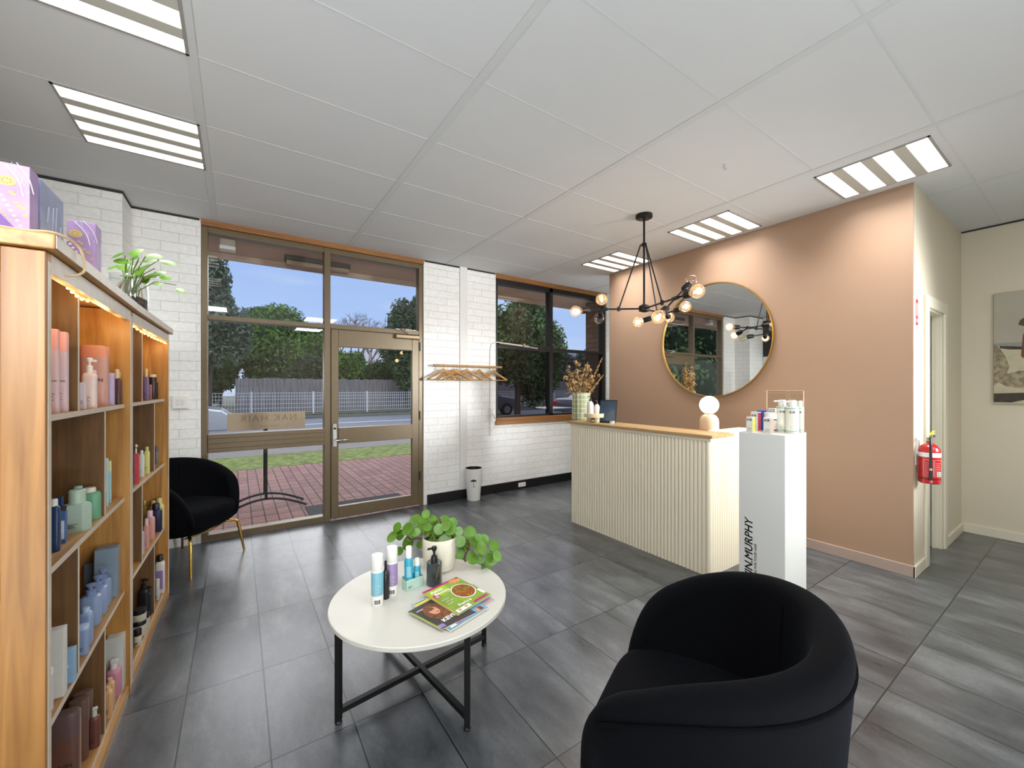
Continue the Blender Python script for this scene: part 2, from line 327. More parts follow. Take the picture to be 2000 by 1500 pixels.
fr(2.79, 2.835, .97, 2.805); fr(4.80, 4.86, .97, 2.805); fr(3.715, 3.775, .97, 2.805); fr(2.835, 4.80, 2.745, 2.805); fr(2.835, 4.80, .97, 1.0); fr(2.835, 3.715, 1.89, 1.965); fr(3.775, 4.80, 1.90, 1.94)
w2 = S('window_2', f, DARKF, .003)
MB().pane(2.835, 3.715, YF+.03, YF+.036, 1.965, 2.745).pane(3.775, 4.80, YF+.03, YF+.036, 1.94, 2.745).build('glass_pane', GLASS, w2)
MB().pane(2.835, 3.715, YF+.03, YF+.036, 1.0, 1.89).pane(3.775, 4.80, YF+.03, YF+.036, 1.0, 1.90).build('tinted_pane', FILM, w2)
# cream door in the partition
S('trim_7', MB().box(4.35, 4.44, .782, .80, 0, 2.09).box(4.98, 5.07, .782, .80, 0, 2.09).box(4.44, 4.98, .782, .80, 2.0, 2.09), CREAMT, .004)
S('trim_8', MB().box(4.44, 4.456, .80, .90, 0, 2.0).box(4.964, 4.98, .80, .90, 0, 2.0).box(4.456, 4.964, .80, .90, 1.984, 2.0).box(4.94, 4.964, .845, .86, 0, 1.984), CREAMT)
d2 = S('door_2', MB().box(4.456, 4.964, .87, .905, .01, 1.984), mat('pale_green_paint', (196, 206, 194), .5), .003)
MB().lathe([(.024, 0), (.03, .02), (.0, .045)], 14, Matrix.Translation((4.52, .87, 1.0)) @ Matrix.Rotation(R(90), 4, 'X')).build('door_knob', CHROME, d2)
# ---------------------------------------------------------------- outside setting
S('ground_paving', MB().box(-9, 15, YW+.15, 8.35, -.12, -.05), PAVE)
GR = mat('mossy_grass', (122, 132, 62), .95, noise=.5, nscale=9, bump=.6, bscale=40)
S('ground_verge', MB().box(-9, 18, 8.35, 9.9, -.12, -.045), GR)
S('ground_path', MB().box(-9, 20, 9.9, 10.9, -.12, -.04), mat('gravel', (138, 130, 120), .95, noise=.3, nscale=30))
S('ground_road', MB().box(-40, 60, 10.9, 20.5, -.14, -.06), mat('asphalt', (118, 120, 126), .85, noise=.12, nscale=8))
S('ground_marking', MB().box(-40, 60, 17.3, 17.45, -.1, -.055), mat('road_paint', (220, 222, 224), .7))
S('ground_kerb', MB().box(-40, 60, 20.5, 20.8, -.1, .06), mat('kerb_concrete', (120, 118, 110), .9))
S('ground_bank', MB().box(-40, 60, 20.8, 70, -.1, .12), mat('bank_grass', (84, 86, 66), .95, noise=.4, nscale=4))
S('eave_soffit', MB().box(-3.5, 9, YW+.12, 5.28, 2.80, 2.86).box(-3.5, 9, 5.28, 5.31, 2.74, 2.9), mat('brown_soffit', (172, 150, 132), .7))
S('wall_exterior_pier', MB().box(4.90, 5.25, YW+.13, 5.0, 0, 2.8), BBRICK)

# ================================================================== CEILING LIGHTS
tl = [('square ceiling light of four bright strips above the wooden shelves', -.47, 3.175), ('square ceiling light cut off by the top left of the photo', -.47, 2.02),
      ('square ceiling light nearest the cream wall corner', 3.665, .885), ('square ceiling light above the round mirror, middle of the wall row', 3.70, 2.085), ('square ceiling light behind the chandelier, nearest the window', 3.73, 3.30)]
DIFF = mat('lamp_diffuser', (255, 255, 255), emit=(255, 253, 246), es=2.6, rough=.4); LOUV = mat('louvre_grey', (186, 184, 174), .6)
def troffer(lab, x, y, E):
    t = thing('ceiling_light', lab, 'ceiling light', (x, y, H), 0, 'recessed ceiling lights')
    w = .29; fm = MB()
    for a in ((-w, w, -w, -w+.012), (-w, w, w-.012, w), (-w, -w+.012, -w, w), (w-.012, w, -w, w)): fm.box(*a, -.006, .0)
    fm.build('frame', mat('lamp_frame', (150, 148, 142), .5), t)
    for k in range(4):
        y0 = -w+.014+k*.1565
        MB().box(-w+.012, w-.012, y0, y0+.0925, -.004, -.001).build('diffuser', DIFF, t)
        if k < 3: MB().box(-w+.012, w-.012, y0+.0945, y0+.1545, -.007, -.001).build('louvre', LOUV, t)
    light('lamp_glow', 'AREA', (0, 0, -.012), E, (1, 1, .99), .54, parent=t, spread=R(122))
for lab, x, y in tl: troffer(lab, x, y, 8 if x < 1 else 12)
for i, (x, y) in enumerate(((1.5, -.6), (-.47, -.3), (3.6, -1.2), (1.5, -2.4))):
    light('room_lamp', 'AREA', (x, y, H-.02), 26, (.95, .98, 1), .6)

light('added_uplight', 'AREA', (.6, -1.0, .27), 84, (.90, .96, 1), 2.6, rot=(R(180-10), 0, 0), sy=.6)  # added area lights out of view lift the ceiling; no such fittings here
light('added_uplight', 'AREA', (-.95, -.5, .4), 11, (.95, .98, 1), .6, rot=(R(180-35), 0, R(-10)), sy=.9)
light('added_uplight', 'AREA', (5.0, -.6, .5), 2, (.95, .98, 1), .9, rot=(R(180-20), 0, 0))
light('added_uplight', 'AREA', (4.8, 3.3, 1.0), 16, (.95, .97, 1), .6, rot=(R(180), 0, 0))
def aimed(loc, tgt, e, size):
    v = Vector(tgt)-Vector(loc); o = light('added_fill', 'AREA', loc, e, (.96, .98, 1), size, spread=R(70)); o.rotation_euler = v.to_track_quat('-Z', 'Y').to_euler()  # added light out of view, aimed to brighten the window wall
aimed((-.95, -.9, 1.9), (.7, 4.5, 1.8), 11, .6)
aimed((4.35, -1.1, 1.7), (1.9, 4.5, 1.3), 34, .7)
# ceiling hook
hk = MB(); hp = [(0, 0, 0), (0, 0, -.02)]+[(.012-.012*cos(a), 0, -.02-.014*sin(a)) for a in [pi*k/6 for k in range(1, 7)]]
tag(hk.tube(hp, .0025, 6).build('ceiling_hook', CHROME, loc=(2.68, 1.44, H)), 'small metal hook screwed into the ceiling', 'hook')

# ================================================================== BOOKSHELVES
SH = (1.305, .89, .475, .06)
def bookshelf(lab, loc, rz, divs, side_frame):
    t = thing('bookshelf', lab, 'bookshelf', loc, rz, 'open wooden display shelves')
    Wd, D = .975, .30            # length along local y, depth toward -x; front plane x=0
    for y in (0, Wd-.022):
        o = MB().box(-D, 0, y, y+.022, .0, 1.722).build('side_panel', OAK, t)
        MB().box(0, .0015, y+.001, y+.021, .03, 1.70).build('edge_strip', SHELFE, o)
    if side_frame:
        o = MB().box(-.075, 0, -.012, 0, 0, 1.722).box(-D, -.225, -.012, 0, 0, 1.722).box(-.225, -.075, -.012, 0, 1.66, 1.722).box(-.225, -.075, -.012, 0, .86, .925).box(-.225, -.075, -.012, 0, 0, .09).build('side_frame', woodmat('dimmed_oak', (126, 82, 34), (166, 118, 60), 'z'), t, .002)  # same oak, coloured darker to offset strong fill light on this end
    MB().box(-D-.008, -D, 0, Wd, .03, 1.722).build('back_panel', PANELW, t)
    o = MB().box(-D-.02, .02, -.025 if side_frame else 0., Wd+(.0 if side_frame else .02), 1.727, 1.765).build('top_board', OAKY, t, .004)
    MB().box(.02, .0215, -.02 if side_frame else .002, Wd-.002, 1.73, 1.762).build('edge_strip', SHELFE, o)
    MB().box(-.02, .002, .022, Wd-.022, 1.675, 1.722).build('header_rail', SHELFE, t)
    for i, z in enumerate(SH):
        o = MB().box(-D, -.02, .022, Wd-.022, z-.018, z).build('shelf', OAKY, t)
        MB().box(-.02, -.0185, .022, Wd-.022, z-.017, z-.001).build('edge_strip', SHELFE, o)
        y = .022+(Wd-.044)*divs[i]; z1 = 1.722 if i == 0 else SH[i-1]-.018
        o = MB().box(-D, -.021, y-.006, y+.006, z, z1).build('divider', PANELW, t)
        MB().box(-.021, -.0195, y-.0055, y+.0055, z, z1).build('edge_strip', SHELFE, o)
    MB().box(-D, -.004, .022, Wd-.022, 0, .042).build('plinth', OAKY, t)
    return t
XS = -.40
bs1 = bookshelf('near wooden shelf unit with a framed end panel, cut by the left edge', (XS, 1.512, 0), 0, (1/3, 2/3, 1/3, 2/3), True)
bs2 = bookshelf('far wooden shelf unit beside the velvet chair, plant on its top', (XS-.001, 2.495, 0), R(-1.5), (1/3, 2/3, 1/3, 2/3), False)
# LED string under the headers
def led(lab, pts, name='led_string'):
    t = thing(name, lab, 'string lights', pts[0])
    p0 = Vector(pts[0]); P = [Vector(p)-p0 for p in pts]
    # smooth
    Q = []
    for k in range(len(P)-1):
        for j in range(6):
            s = j/6; a = P[max(k-1, 0)]; b = P[k]; c = P[k+1]; e = P[min(k+2, len(P)-1)]
            Q.append(.5*((2*b)+(c-a)*s+(2*a-5*b+4*c-e)*s*s+(3*b-a-3*c+e)*s**3))
    Q.append(P[-1])
    MB().tube(Q, .004, 6).build('cable', mat('clear_cable', (235, 215, 170), .3, emit=(255, 190, 100), es=1.2), t)
    b0 = MB().sphere((0, 0, 0), .0045, 8, 6).build('bulb', mat('led_bulb', (255, 210, 130), emit=(255, 186, 92), es=22), t)
    for i, q in enumerate(Q[::2]):
        b = b0
        if i: b = b0.copy(); C.objects.link(b)
        b.location = q+Vector((0, 0, -.004))
    return t, P
lp = [atX(104, 520, XS-.015), atX(118, 540, XS-.015), atX(133, 560, XS-.02), atX(160, 582, XS-.02), atX(192, 587, XS-.02), atX(208, 600, XS-.02), atX(225, 612, XS-.02), atX(246, 619, XS-.02)]
for p in lp: p.z = min(p.z, 1.69)
t, P = led('warm glowing string lights sagging under the top of the near shelf', lp)
lp2 = [Vector((XS-.012+.0262*(y-2.5), y, z)) for y, z in ((2.53, 1.672), (2.75, 1.664), (3.0, 1.663), (3.2, 1.665), (3.43, 1.668))]
led('warm glowing string lights straight under the top of the far shelf', lp2)
for y, e in ((1.66, 1.6), (1.98, 1.3), (2.3, 1.3), (2.64, 1.0), (2.98, 1.), (3.3, 1.)):
    light('led_glow', 'POINT', (XS-.06+(.02 if y > 2.5 else 0), y, 1.64), e*.5, (1, .62, .25), .02)

# ================================================================== SHELF PRODUCTS
def bodymat(c, rough=.35):
    return mat('p%02x%02x%02x' % c, c, rough, noise=.03, nscale=60)
INK = mat('dark_ink', (52, 48, 56), .6); INKW = mat('white_ink', (232, 232, 230), .6)
def prod(name, lab, cat, pos, kind, w, h, col, cap=None, dep=None, capf=.2, txt=None, ink=None, pr=None, rz=0., group=None, panel=None):
    t = thing(name, lab, cat, pos, rz, group); dp = dep or w; m = bodymat(col); ink = ink or INK; cm = bodymat(cap) if cap else m
    hb = h*(1-capf) if cap else h
    if kind == 'box':
        MB().box(-w/2, w/2, -dp/2, dp/2, 0, h).build('carton', m, t, .0012)
        if cap: MB().box(-w/2-.0004, w/2+.0004, -dp/2-.0004, dp/2+.0004, h*(1-capf), h+.0004).build('lid', cm, t)
        sx, sy = w/2, dp/2
    elif kind in ('bottle', 'pump', 'spray', 'hex'):
        r = min(w, dp)*.14; pw = {'bottle': 4, 'pump': 4, 'spray': 2.4, 'hex': 2}[kind]; n = 6 if kind == 'hex' else 28
        MB().lathe([(.46, 0), (.5, .03*h), (.5, hb*.86), (.47, hb*.94), (.36, hb*.985), (.24, hb)], n, None, w, dp, True, None if kind == 'hex' else pw).build('bottle_body', m, t)
        if kind in ('bottle', 'hex'):
            cr = min(w, dp)*.33
            MB().lathe([(cr, hb-.002), (cr, h-.004), (cr*.85, h)], 22).build('cap', cm, t)
        elif kind == 'pump':
            cr = min(w, dp)*.26
            o = MB().lathe([(cr, hb-.002), (cr, hb+(h-hb)*.45), (cr*.4, hb+(h-hb)*.5), (cr*.4, hb+(h-hb)*.75)], 18).build('collar', cm, t)
            MB().lathe([(cr*.8, hb+(h-hb)*.72), (cr*1.0, h-.003), (cr*.5, h)], 18).bar((0, 0, h-.008), (w*.48, 0, h-.012), cr*.6, .008).build('pump_head', cm, o)
        else:
            cr = min(w, dp)*.24
            o = MB().lathe([(cr*1.1, hb-.002), (cr, hb+(h-hb)*.55), (cr*.8, hb+(h-hb)*.6)], 18).build('collar', cm, t)
            MB().box(-cr*.9, cr*1.3, -cr*.7, cr*.7, hb+(h-hb)*.6, h).build('spray_head', cm, o, .003)
        sx, sy = w/2, dp/2
    elif kind == 'tube':
        MB().lathe([(.47, 0), (.5, .02*h), (.5, hb)], 28, None, w, dp, True, 3).build('bottle_body', m, t)
        MB().lathe([(.505, hb), (.505, h*.96), (.47, h*.99), (.3, h)], 28, None, w, dp, True, 3).build('cap', cm, t)
        sx, sy = w/2, dp/2
    elif kind == 'tub':
        MB().lathe([(.44, 0), (.5, .08*h), (.5, hb*.96), (.46, hb)], 28, None, w, w).build('jar_body', m, t)
        MB().lathe([(.48, hb), (.49, h*.97), (.46, h)], 28, None, w, w).build('lid', cm, t)
        sx = sy = w/2
    # printing on the near face
    e = .0008; fw = w*.66; z0 = hb*.12
    if panel: MB().box(-fw/2, fw/2, -sy-.0009, -sy+.001, hb*.14, hb*.72).build('printed_panel', bodymat(panel), t)
    if pr != 0:
        mk = MB()
        for k, (zz, ww) in enumerate(((.30, .7), (.25, .5), (.2, .62))): mk.box(-fw*.5, -fw*.5+fw*ww, -sy-.0012, -sy, hb*zz, hb*zz+.0014)
        mk.build('printed_lines', ink, t)
    if txt: lettering(txt, min(fw*1.15/max(2, len(txt)*.62), h*.2), ink, t, frame((-fw*.5, -sy-.001, hb*.5), (1, 0, 0), (0, 0, 1)), 'lettering')
    return t
GS = 'hair products on the wooden shelves'
def sp(row, px, X, wpx, ytop, kind, name, lab, cat, col, cap=None, capf=.2, ybase=None, dk=.9, **k):
    z = SH[row]
    if ybase: p = atZ(px, ybase, z)
    else: p = atX(px, 700, X); p.z = z
    d0 = dist(p); w = wpx*d0/FP
    if kind == 'box': w *= .82
    dp = w*dk
    u2 = p.y > 2.475; y0 = 2.495 if u2 else 1.512; fx = XS-.022+(.0262*(p.y-2.495) if u2 else 0)
    p.x = min(max(p.x, fx-.27+w/2), fx+.004-w*.42)
    div = y0+.022+.931*(1/3, 2/3, 1/3, 2/3)[row]
    a0, a1 = (y0+.024, div-.008) if p.y < div-.004 else (div+.008, y0+.951)
    p.y = min(max(p.y, a0), max(a0, a1-dp))
    h = zat(ytop, dist(p))-z
    p.y += dp/2
    return prod(name, lab, cat, p, kind, w, max(h, .03), col, cap, dp, capf, **k)
# --- near unit, top row
sp(0, 104, -.44, 14, 642, 'tube', 'spray_can', 'tall pink capped spray can at the near end of the top shelf', 'spray can', (214, 186, 190), (232, 168, 158), .25, txt='KEVIN')
sp(0, 119, -.44, 17, 647, 'tube', 'spray_can', 'tall pink capped spray can, second from the near end of the top shelf', 'spray can', (218, 190, 192), (234, 170, 160), .25, txt='KEVIN')
sp(0, 182, -.468, 40, 674, 'tube', 'shampoo_bottle', 'large peach bottle on the top shelf beside its divider', 'bottle', (206, 158, 146), (232, 150, 120), .2, dk=.5, txt='KEVIN')
sp(0, 172, -.44, 21, 698, 'pump', 'pump_bottle', 'small white pump bottle in front of the large peach bottle', 'bottle', (238, 214, 206), (246, 238, 230), .3)
sp(0, 161, -.435, 10, 747, 'box', 'carton_box', 'tiny white carton against the top shelf divider', 'box', (226, 214, 216))
sp(0, 167, -.47, 12, 736, 'box', 'carton_box', 'coral pink carton beside the tiny white carton on the top shelf', 'box', (222, 120, 112))
sp(0, 180, -.437, 10, 723, 'tube', 'shampoo_bottle', 'slim pale pink bottle before the large peach one', 'bottle', (232, 196, 196), (236, 200, 198), .1)
sp(0, 212, -.44, 15, 728, 'tube', 'shampoo_bottle', 'lavender bottle right of the large peach one', 'bottle', (196, 176, 212), (204, 184, 216), .1)
sp(0, 227, -.43, 12, 721, 'bottle', 'shampoo_bottle', 'dark brown bottle with cream cap on the top shelf', 'bottle', (86, 48, 48), (220, 192, 150), .25)
sp(0, 233, -.435, 9, 726, 'bottle', 'shampoo_bottle', 'dark brown bottle, last one on the near top shelf', 'bottle', (78, 42, 46), (210, 180, 140), .2)
# --- far unit, top row
sp(0, 266, -.45, 5, 760, 'tube', 'shampoo_bottle', 'small pale mint bottle just past the shelf joint', 'bottle', (190, 200, 190), (200, 206, 196), .15)
sp(0, 285, -.43, 8, 720, 'bottle', 'shampoo_bottle', 'purple bottle with cream cap on the far top shelf', 'bottle', (126, 104, 140), (226, 200, 160), .25)
sp(0, 293, -.435, 5, 751, 'tube', 'shampoo_bottle', 'small dusty rose bottle on the far top shelf', 'bottle', (160, 110, 120), (170, 120, 124), .1)
sp(0, 297, -.45, 12, 731, 'tub', 'shampoo_bottle', 'dark brown bottle with wide cream lid on the far top shelf', 'bottle', (50, 30, 36), (226, 206, 168), .12)
sp(0, 309, -.44, 9, 735, 'spray', 'spray_bottle', 'dark plum spray bottle at the far end of the top shelf', 'bottle', (44, 26, 36), (36, 24, 32), .25)
# --- near unit, second row
sp(1, 103, 0, 17, 976, 'bottle', 'shampoo_bottle', 'dark blue bottle with white cap at the near end of the second shelf', 'bottle', (20, 52, 92), (222, 220, 210), .13, ybase=1080)
sp(1, 120, 0, 14, 1000, 'box', 'carton_box', 'blue carton with white label on the second shelf', 'box', (60, 96, 150), ybase=1062, panel=(205, 212, 228))
sp(1, 113, 0, 14, 972, 'box', 'carton_box', 'dark blue carton behind the blue labelled one', 'box', (32, 66, 118), ybase=1042)
sp(1, 144, 0, 42, 960, 'hex', 'shampoo_bottle', 'large pale mint faceted bottle on the second shelf', 'bottle', (170, 190, 176), (178, 200, 180), .3, ybase=1043)
sp(1, 149, 0, 22, 951, 'bottle', 'shampoo_bottle', 'aqua capped bottle behind the large mint faceted bottle', 'bottle', (160, 196, 186), (158, 200, 190), .3, ybase=1020)
sp(1, 175, 0, 31, 955, 'bottle', 'shampoo_bottle', 'green bottle with wide cream cap on the second shelf', 'bottle', (112, 172, 136), (226, 216, 200), .13, ybase=1014)
sp(1, 207, 0, 6, 895, 'tube', 'shampoo_tube', 'slim pale mint tube against the second shelf divider', 'tube', (178, 206, 204), (186, 210, 206), .1, ybase=990)
sp(1, 212, 0, 7, 900, 'tube', 'shampoo_bottle', 'aqua bottle with pale yellow top on the second shelf', 'bottle', (160, 200, 204), (218, 216, 150), .25, ybase=983)
sp(1, 214, 0, 12, 881, 'box', 'carton_box', 'tall grey green carton on the second shelf', 'box', (134, 150, 142), ybase=970)
# --- far unit, second row
sp(1, 265, 0, 6, 868, 'pump', 'pump_bottle', 'clear bottle with white pump on the far second shelf', 'bottle', (206, 200, 200), (236, 232, 226), .25, ybase=936)
sp(1, 267, -.425, 8, 886, 'box', 'carton_box', 'red and pink carton on the far second shelf', 'box', (206, 76, 86))
sp(1, 276, 0, 8, 880, 'bottle', 'shampoo_bottle', 'white slim bottle beside the red carton', 'bottle', (212, 212, 206), (232, 230, 224), .15, ybase=932)
sp(1, 286, 0, 9, 873, 'bottle', 'shampoo_bottle', 'tall pale yellow bottle on the far second shelf', 'bottle', (212, 206, 120), (206, 204, 120), .15, ybase=926)
sp(1, 292, 0, 6, 887, 'bottle', 'shampoo_bottle', 'short pale yellow bottle beside the tall yellow one', 'bottle', (216, 210, 140), (214, 208, 140), .15, ybase=920)
sp(1, 305, 0, 6, 872, 'tub', 'shampoo_bottle', 'grey bottle half hidden by the far second shelf divider', 'bottle', (120, 112, 110), (96, 90, 92), .3, ybase=906)
# --- near unit, third row
sp(2, 108, 0, 28, 1232, 'box', 'carton_box', 'tall plain white carton on the third shelf', 'box', (214, 214, 206), ybase=1366, pr=0)
sp(2, 134, 0, 24, 1272, 'box', 'carton_box', 'light blue carton with white lettering on the third shelf', 'box', (140, 172, 202), ybase=1336, txt='nak', ink=INKW, pr=0)
sp(2, 98, 0, 7, 1306, 'tube', 'shampoo_bottle', 'pale lilac bottle at the near end of the third shelf', 'bottle', (206, 200, 214), (236, 230, 224), .15, ybase=1388)
PUMPB = (140, 160, 196)
sp(2, 159, 0, 18, 1224, 'tube', 'pump_bottle', 'blue bottle half hidden by the third shelf divider', 'bottle', PUMPB, (170, 188, 218), .15, ybase=1282)
sp(2, 165, 0, 20, 1190, 'bottle', 'shampoo_bottle', 'translucent blue bottle without pump, nearest of its row', 'bottle', PUMPB, (170, 188, 218), .12, ybase=1262, txt='nak', ink=INKW)
sp(2, 173, 0, 30, 1145, 'pump', 'pump_bottle', 'nearest translucent blue pump bottle on the third shelf', 'bottle', PUMPB, (126, 146, 186), .28, ybase=1227, txt='nak', ink=INKW)
sp(2, 187, 0, 28, 1129, 'pump', 'pump_bottle', 'middle translucent blue pump bottle on the third shelf', 'bottle', PUMPB, (126, 146, 186), .28, ybase=1205, txt='nak')
sp(2, 197, 0, 25, 1115, 'pump', 'pump_bottle', 'farthest translucent blue pump bottle on the third shelf', 'bottle', PUMPB, (126, 146, 186), .28, ybase=1187, txt='nak')
sp(2, 200, 0, 27, 1087, 'tube', 'shampoo_tube', 'tall flat periwinkle tube behind the blue pump bottles', 'tube', (126, 146, 190), (138, 156, 200), .1, ybase=1172, dk=.4)
sp(2, 213, 0, 38, 1073, 'box', 'carton_box', 'large grey blue carton at the back of the third shelf', 'box', (134, 152, 166), ybase=1160)
sp(2, 178, 0, 17, 1102, 'box', 'carton_box', 'smaller dark grey blue carton behind the pump bottles', 'box', (100, 114, 128), ybase=1165)
# --- far unit, third row
LAV = (190, 178, 204)
sp(2, 268, 0, 10, 1036, 'bottle', 'shampoo_bottle', 'nearest lavender bottle on the far third shelf', 'bottle', LAV, LAV, .2, ybase=1096)
sp(2, 273, 0, 12, 1029, 'bottle', 'shampoo_bottle', 'lavender bottle against the far third shelf divider', 'bottle', (184, 172, 200), LAV, .2, ybase=1084)
sp(2, 285, 0, 9, 1014, 'bottle', 'shampoo_bottle', 'smaller salmon bottle past the far divider', 'bottle', (206, 148, 136), (226, 190, 196), .2, ybase=1073)
sp(2, 291, 0, 16, 999, 'bottle', 'shampoo_bottle', 'larger salmon bottle with pink cap on the far third shelf', 'bottle', (208, 152, 140), (226, 190, 200), .22, ybase=1055)
sp(2, 303, 0, 19, 985, 'bottle', 'shampoo_bottle', 'navy bottle between the salmon and yellow ones', 'bottle', (30, 32, 66), (30, 32, 60), .2, ybase=1040)
sp(2, 314, 0, 15, 974, 'bottle', 'shampoo_bottle', 'pale yellow bottle at the far end of the third shelf', 'bottle', (214, 202, 132), (212, 202, 130), .2, ybase=1026)
sp(2, 306, 0, 13, 979, 'bottle', 'shampoo_bottle', 'yellow bottle behind the navy one', 'bottle', (204, 190, 110), (204, 192, 114), .2, ybase=1022)
sp(2, 285, 0, 9, 978, 'bottle', 'shampoo_bottle', 'mustard bottle at the back of the far third shelf', 'bottle', (176, 158, 80), (180, 160, 80), .2, ybase=1030)
# --- near unit, bottom row
BR = (112, 78, 66)
sp(3, 119, 0, 46, 1401, 'tube', 'shampoo_bottle', 'largest brown oval bottle nearest the camera on the bottom shelf', 'bottle', BR, (104, 82, 80), .3, ybase=1560, dk=.6, txt='KEVIN')
sp(3, 141, 0, 20, 1393, 'tube', 'shampoo_bottle', 'tan brown bottle just behind the largest brown one', 'bottle', (186, 146, 118), (150, 112, 92), .12, ybase=1520)
sp(3, 151, 0, 28, 1371, 'tube', 'shampoo_bottle', 'second brown oval bottle on the bottom shelf', 'bottle', BR, (110, 84, 74), .3, ybase=1492, dk=.6)
sp(3, 159, 0, 28, 1355, 'tube', 'shampoo_bottle', 'farthest brown oval bottle on the bottom shelf', 'bottle', (106, 74, 60), (112, 86, 76), .25, ybase=1470, dk=.6)
sp(3, 182, 0, 17, 1386, 'spray', 'spray_bottle', 'near brown spray bottle with clear white nozzle', 'bottle', (112, 66, 58), (210, 208, 204), .22, ybase=1464)
sp(3, 190, 0, 16, 1369, 'spray', 'spray_bottle', 'far brown spray bottle with grey nozzle', 'bottle', (98, 58, 50), (170, 162, 148), .28, ybase=1428)
sp(3, 212, 0, 13, 1344, 'bottle', 'shampoo_bottle', 'near peach orange bottle beside the bottom divider', 'bottle', (222, 172, 124), (230, 186, 140), .12, ybase=1404)
sp(3, 213, 0, 14, 1328, 'bottle', 'shampoo_bottle', 'peach orange bottle behind its twin on the bottom shelf', 'bottle', (218, 168, 122), (226, 182, 138), .12, ybase=1388)
sp(3, 220, 0, 24, 1294, 'spray', 'spray_bottle', 'pink spray bottle with white nozzle on the bottom shelf', 'bottle', (206, 140, 160), (226, 216, 216), .25, ybase=1366)
sp(3, 221, 0, 24, 1264, 'box', 'carton_box', 'pink and maroon carton behind the pink spray bottle', 'box', (206, 134, 168), ybase=1352, panel=(86, 24, 54))
sp(3, 230, 0, 30, 1247, 'box', 'carton_box', 'white carton at the far end of the near bottom shelf', 'box', (206, 208, 200), ybase=1338, pr=0)
# --- far unit, bottom row
JC = (214, 208, 188); JB = (26, 24, 30)
sp(3, 268, 0, 12, 1231, 'tub', 'product_jar', 'smallest cream jar with black lid nearest on the far bottom shelf', 'jar', JC, JB, .4, ybase=1262)
jt = sp(3, 275, 0, 23, 1215, 'tub', 'product_jar', 'lower cream jar with black lid, bottom of a stack', 'jar', JC, JB, .3, ybase=1245)
jh = .0
pj = jt.location.copy(); dj = dist(pj); hj = zat(1215, dj)-.06
pj2 = pj.copy(); pj2.z = .06+hj+.001; prod('product_jar', 'upper cream jar with black lid, top of a stack', 'jar', pj2, 'tub', 22*dj/FP, hj, JC, JB, None, .35)
sp(3, 288, 0, 17, 1200, 'tub', 'product_jar', 'white jar with black lid behind the stacked jars', 'jar', JC, JB, .35, ybase=1228)
sp(3, 281, 0, 15, 1133, 'pump', 'pump_bottle', 'black pump bottle against the far bottom divider', 'bottle', (24, 24, 30), JB, .25, ybase=1205)
sp(3, 291, 0, 9, 1146, 'pump', 'pump_bottle', 'second black pump bottle with white label on the bottom shelf', 'bottle', (28, 28, 36), JB, .2, ybase=1200, ink=INKW)
sp(3, 314, 0, 15, 1086, 'bottle', 'shampoo_bottle', 'white bottle with black cap and purple flowers', 'bottle', (216, 210, 204), JB, .16, ybase=1154, panel=(150, 120, 176))
sp(3, 307, 0, 7, 1132, 'tub', 'product_jar', 'small white and lilac jar at the far end of the bottom shelf', 'jar', (206, 202, 208), (222, 214, 200), .4, ybase=1172)
# ---- boxes on top of the near unit
ZT = 1.766
def artbox(lab, x0, x1, y0, y1, h, kind):
    t = thing('gift_box', lab, 'box', ((x0+x1)/2, (y0+y1)/2, ZT)); a, b = (x1-x0)/2, (y1-y0)/2
    base = mat('purple_wash_'+kind, (176, 148, 198) if kind == 'dots' else (150, 158, 188), .5, noise=.22, nscale=11)
    MB().box(-a, a, -b, b, 0, h).build('carton', base, t, .001)
    if kind == 'dots':
        y = -b-.0008
        def onf(u, v): return (-a+2*a*u, y, h*v)
        m = MB()
        for k in range(10): p = onf(.02+.1*k, .62-.062*k); m.sphere(p, .0045-.00012*k, 10, 6, (1, .15, .8))
        wv = [onf(.28+.1*math.sin(k*.55)+.085*k, .97-.055*k) for k in range(8)]
        m.tube([Vector(p) for p in wv], .0014, 5); m.tube([Vector((p[0]+.018, p[1], p[2]+.01)) for p in wv], .001, 5)
        for k in range(16): q = Vector(wv[0]).lerp(Vector(wv[-1]), k/16)+Vector((.010+.003*sin(k), 0, .008)); m.sphere(q, .0011, 6, 4, (1, .3, 1))
        m.build('white_dots', mat('white_gouache', (240, 234, 240), .6), t)
        MB().sphere(onf(.3, .76), .017, 18, 8, (1, .03, .8)).build('ochre_circle', mat('ochre_gouache', (198, 176, 108), .6), t); m = MB()
        for k in range(6): m.sphere(onf(.42+.09*k, .62-.055*k+.03*sin(k*2)), .0042, 8, 5, (1.2, .1, .8))
        m.build('ochre_dots', mat('ochre_gouache', (198, 176, 108), .6), t); m = MB()
        for k in range(5): m.sphere(onf(.12+.07*k, .36-.03*k), .0025, 8, 5, (1, .1, 1))
        m.build('ochre_marks', mat('ochre_gouache', (198, 176, 108), .6), t)
        m = MB()
        for k in range(9): m.sphere(Vector(onf(.3, .76))+Vector((.008*cos(k*.7), -.0006, .0065*sin(k*.7))), .0013, 6, 4, (1, .3, 1))
        m.build('plum_dots', mat('plum', (150, 90, 130), .6), t)
        m = MB(); m.add([onf(.0, .35), onf(.95, .0), onf(.0, .0)], [(0, 1, 2)]); m.build('violet_corner', mat('violet', (128, 92, 168), .6, noise=.15), t)
    else:
        m = MB(); x = a+.0008
        for (yy, z0, z1) in ((-.5, .45, .7), (-.1, .3, .75), (.2, .4, .8), (.55, .2, .55)):
            m.tube([Vector((x, b*yy, h*z0)), Vector((x, b*(yy+.12), h*z1))], .0016, 5)
        m.build('pale_strokes', mat('pale_stroke', (198, 206, 226), .6), t)
    return t
artbox('purple dot painted box at the left end of the shelf top', -.512, -.455, 1.60, 1.655, .195, 'dots')
